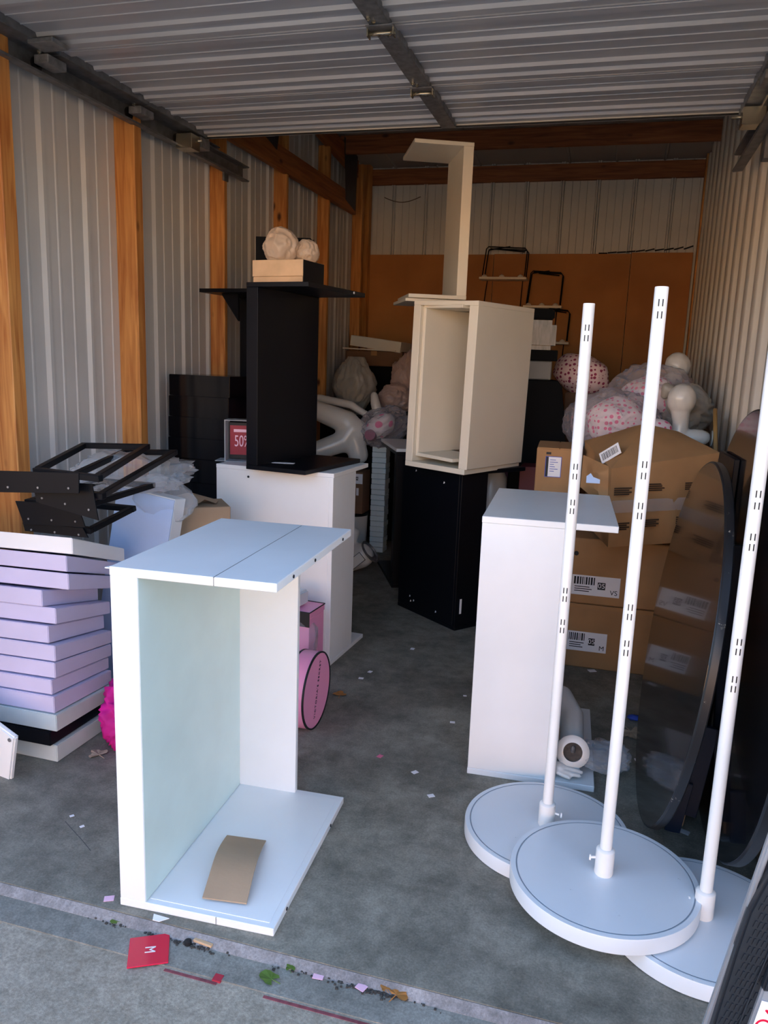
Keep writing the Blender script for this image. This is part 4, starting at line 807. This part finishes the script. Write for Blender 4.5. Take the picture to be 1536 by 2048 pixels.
text('sticker_letters', 'OA', .045, red, LD, Ms @ Matrix.Translation((0, .035, .001)) @ Matrix.Rotation(R(75), 4, 'Z'), .0004)
MB().box(-.020, -.05, .001, .0, -.025, .0016, Ms).build('sticker_mark', greym, LD)
MB().box(-.004, .0035, .735, .011, .0058, .835).build('blue_white_sticker', skyblue, LD)

# ------------------------------------------------------------ small litter
RCd = thing('red_sign_card', 'red acrylic card with a white letter M on the pavement', 'sign card', (-1.05, 1.588, -.0195), (0, 0, R(29)))
MB().box(-.052, -.054, 0, .052, .054, .004).build('card', red, RCd, bevel=.001)
text('printed_letter', 'M', .040, paper, RCd, Matrix.Translation((0.002, 0, .0041)) @ Matrix.Rotation(R(-92), 4, 'Z'), .0006, .8)
scr = [(-.588, 2.687, 'white', 12), (-.493, 2.546, 'white', 12), (-.911, 3.955, 'white', 13), (-1.054, 3.471, 'white', 12), (-1.036, 3.565, 'white', 12), (.045, 3.989, 'white', 20), (.243, 3.084, 'white', 12), (-.532, 3.154, 'white', 11), (-1.256, 1.708, 'pink-printed', 14), (-.749, 2.76, 'pink', 12), (-.529, 3.448, 'white', 8), (-1.62, 2.02, 'white', 7), (-1.55, 1.98, 'white', 7)]
where = ['left of the right white fixture, nearer of two', 'just above the left round stand base', 'far ahead near the black pedestal', 'in the aisle beside the pink drum, left one', 'in the aisle beside the pink drum, right one', 'at the foot of the right cartons', 'left of the leaning round top', 'beside the right white fixture', 'just outside the foreground fixture corner', 'in the middle of the floor', 'far edge of the right white fixture', 'left floor before the tray stack', 'left floor, by the foreground fixture']
for (x, y, c, s), wv in zip(scr, where):
    mt = {'white': paper, 'pink': mat('pink_paper', 'f080a0', .6), 'pink-printed': pinkl}[c]
    tag(MB().box(-s/1000, -s/1000*.8, 0, s/1000, s/1000*.8, .0012).build('paper_scrap', mt, None), '%s paper scrap %s' % (c, wv), 'paper scrap', 'paper scraps on the floor', (x, y, .0008), R(random.uniform(0, 90)))
tag(MB().box(-.014, -.010, 0, .014, .010, .0012).build('paper_scrap', pinkl, None), 'pale pink paper square in the gutter, left of the printed one', 'paper scrap', loc=(-.59, 1.646, -.018), rot=R(5))
tag(MB().box(-.013, -.011, 0, .013, .011, .0012).build('paper_scrap', pinkl, None), 'pink printed paper square in the gutter beside the brown leaf', 'paper scrap', loc=(-.473, 1.645, -.016), rot=R(-20))
tag(MB().prism([(0, 0), (.05, -.002), (.03, -.022), (.01, -.022)], .002).build('paper_scrap', paper, None), 'white folded label tucked under the foreground fixture', 'paper scrap', loc=(-1.10, 1.692, .001), rot=R(0))
leaf('green_leaf', greenl, (-.705, 1.60, -.0195), R(70), .030, 'curled green leaf in the gutter, larger one', 3); leaf('green_leaf', greenl, (-.668, 1.648, -.018), R(20), .018, 'small green leaf beside the larger one in the gutter', 3)
leaf('green_leaf', greenl, (-1.196, 1.650, -.018), R(100), .014, 'tiny yellow-green leaf in the gutter at the left', 3)
leaf('dry_leaf', brownl, (-.378, 1.652, -.016), R(-30), .032, 'brown dry leaf in the gutter at the right', 5); leaf('dry_leaf', brownl, (-.413, 1.656, -.014), R(40), .016, 'small brown leaf fragment left of the brown leaf', 3)
leaf('dry_leaf', brownl, (-1.09, 3.25, 0), R(10), .035, 'brown dry leaf on the aisle beside the pink drum', 5); leaf('dry_leaf', tanleaf, (.225, 3.32, 0), R(200), .07, 'withered leaf by the leaning round top', 7)
tag(MB().box(0, 0, 0, .058, .011, .007).build('wood_sliver', tan, None, bevel=.001), 'short wooden sliver in the gutter below the foreground fixture', 'wood sliver', loc=(-.955, 1.652, -.017), rot=R(-6))
tag(MB().lathe([(.010, 0), (.010, .010), (.004, .012)], 14).build('bottle_cap', rubber, None), 'small black cap in the gutter beside the wood sliver', 'cap', loc=(-.965, 1.643, -.019))
tag(blob('candy_wrapper', inkb, None, (.035, .018, .012), .35, 3, 97, 3, flat=-.01), 'crumpled blue and white wrapper near the leaning round top', 'wrapper', loc=(.245, 3.46, .012))
b = MB(); rnd = random.Random(12)
for k in range(240):
    cxx, sd = rnd.choice(((-1.05, .13), (-.52, .09), (-.42, .05), (-.95, .03))); x = rnd.gauss(cxx, sd); y = 1.645+rnd.gauss(0, .006); s = rnd.uniform(.001, .0035); y = min(y, 1.655)
    b.box(x-s, y-s, -.021, x+s, y+s, -.0205+s, Matrix.Identity(4))
g = tag(b.build('gutter_debris', mat('grit', '54504a', .9, var=.3, scale=200), None), 'dark grit and crumbs collected along the gutter', 'debris'); g['kind'] = 'stuff'
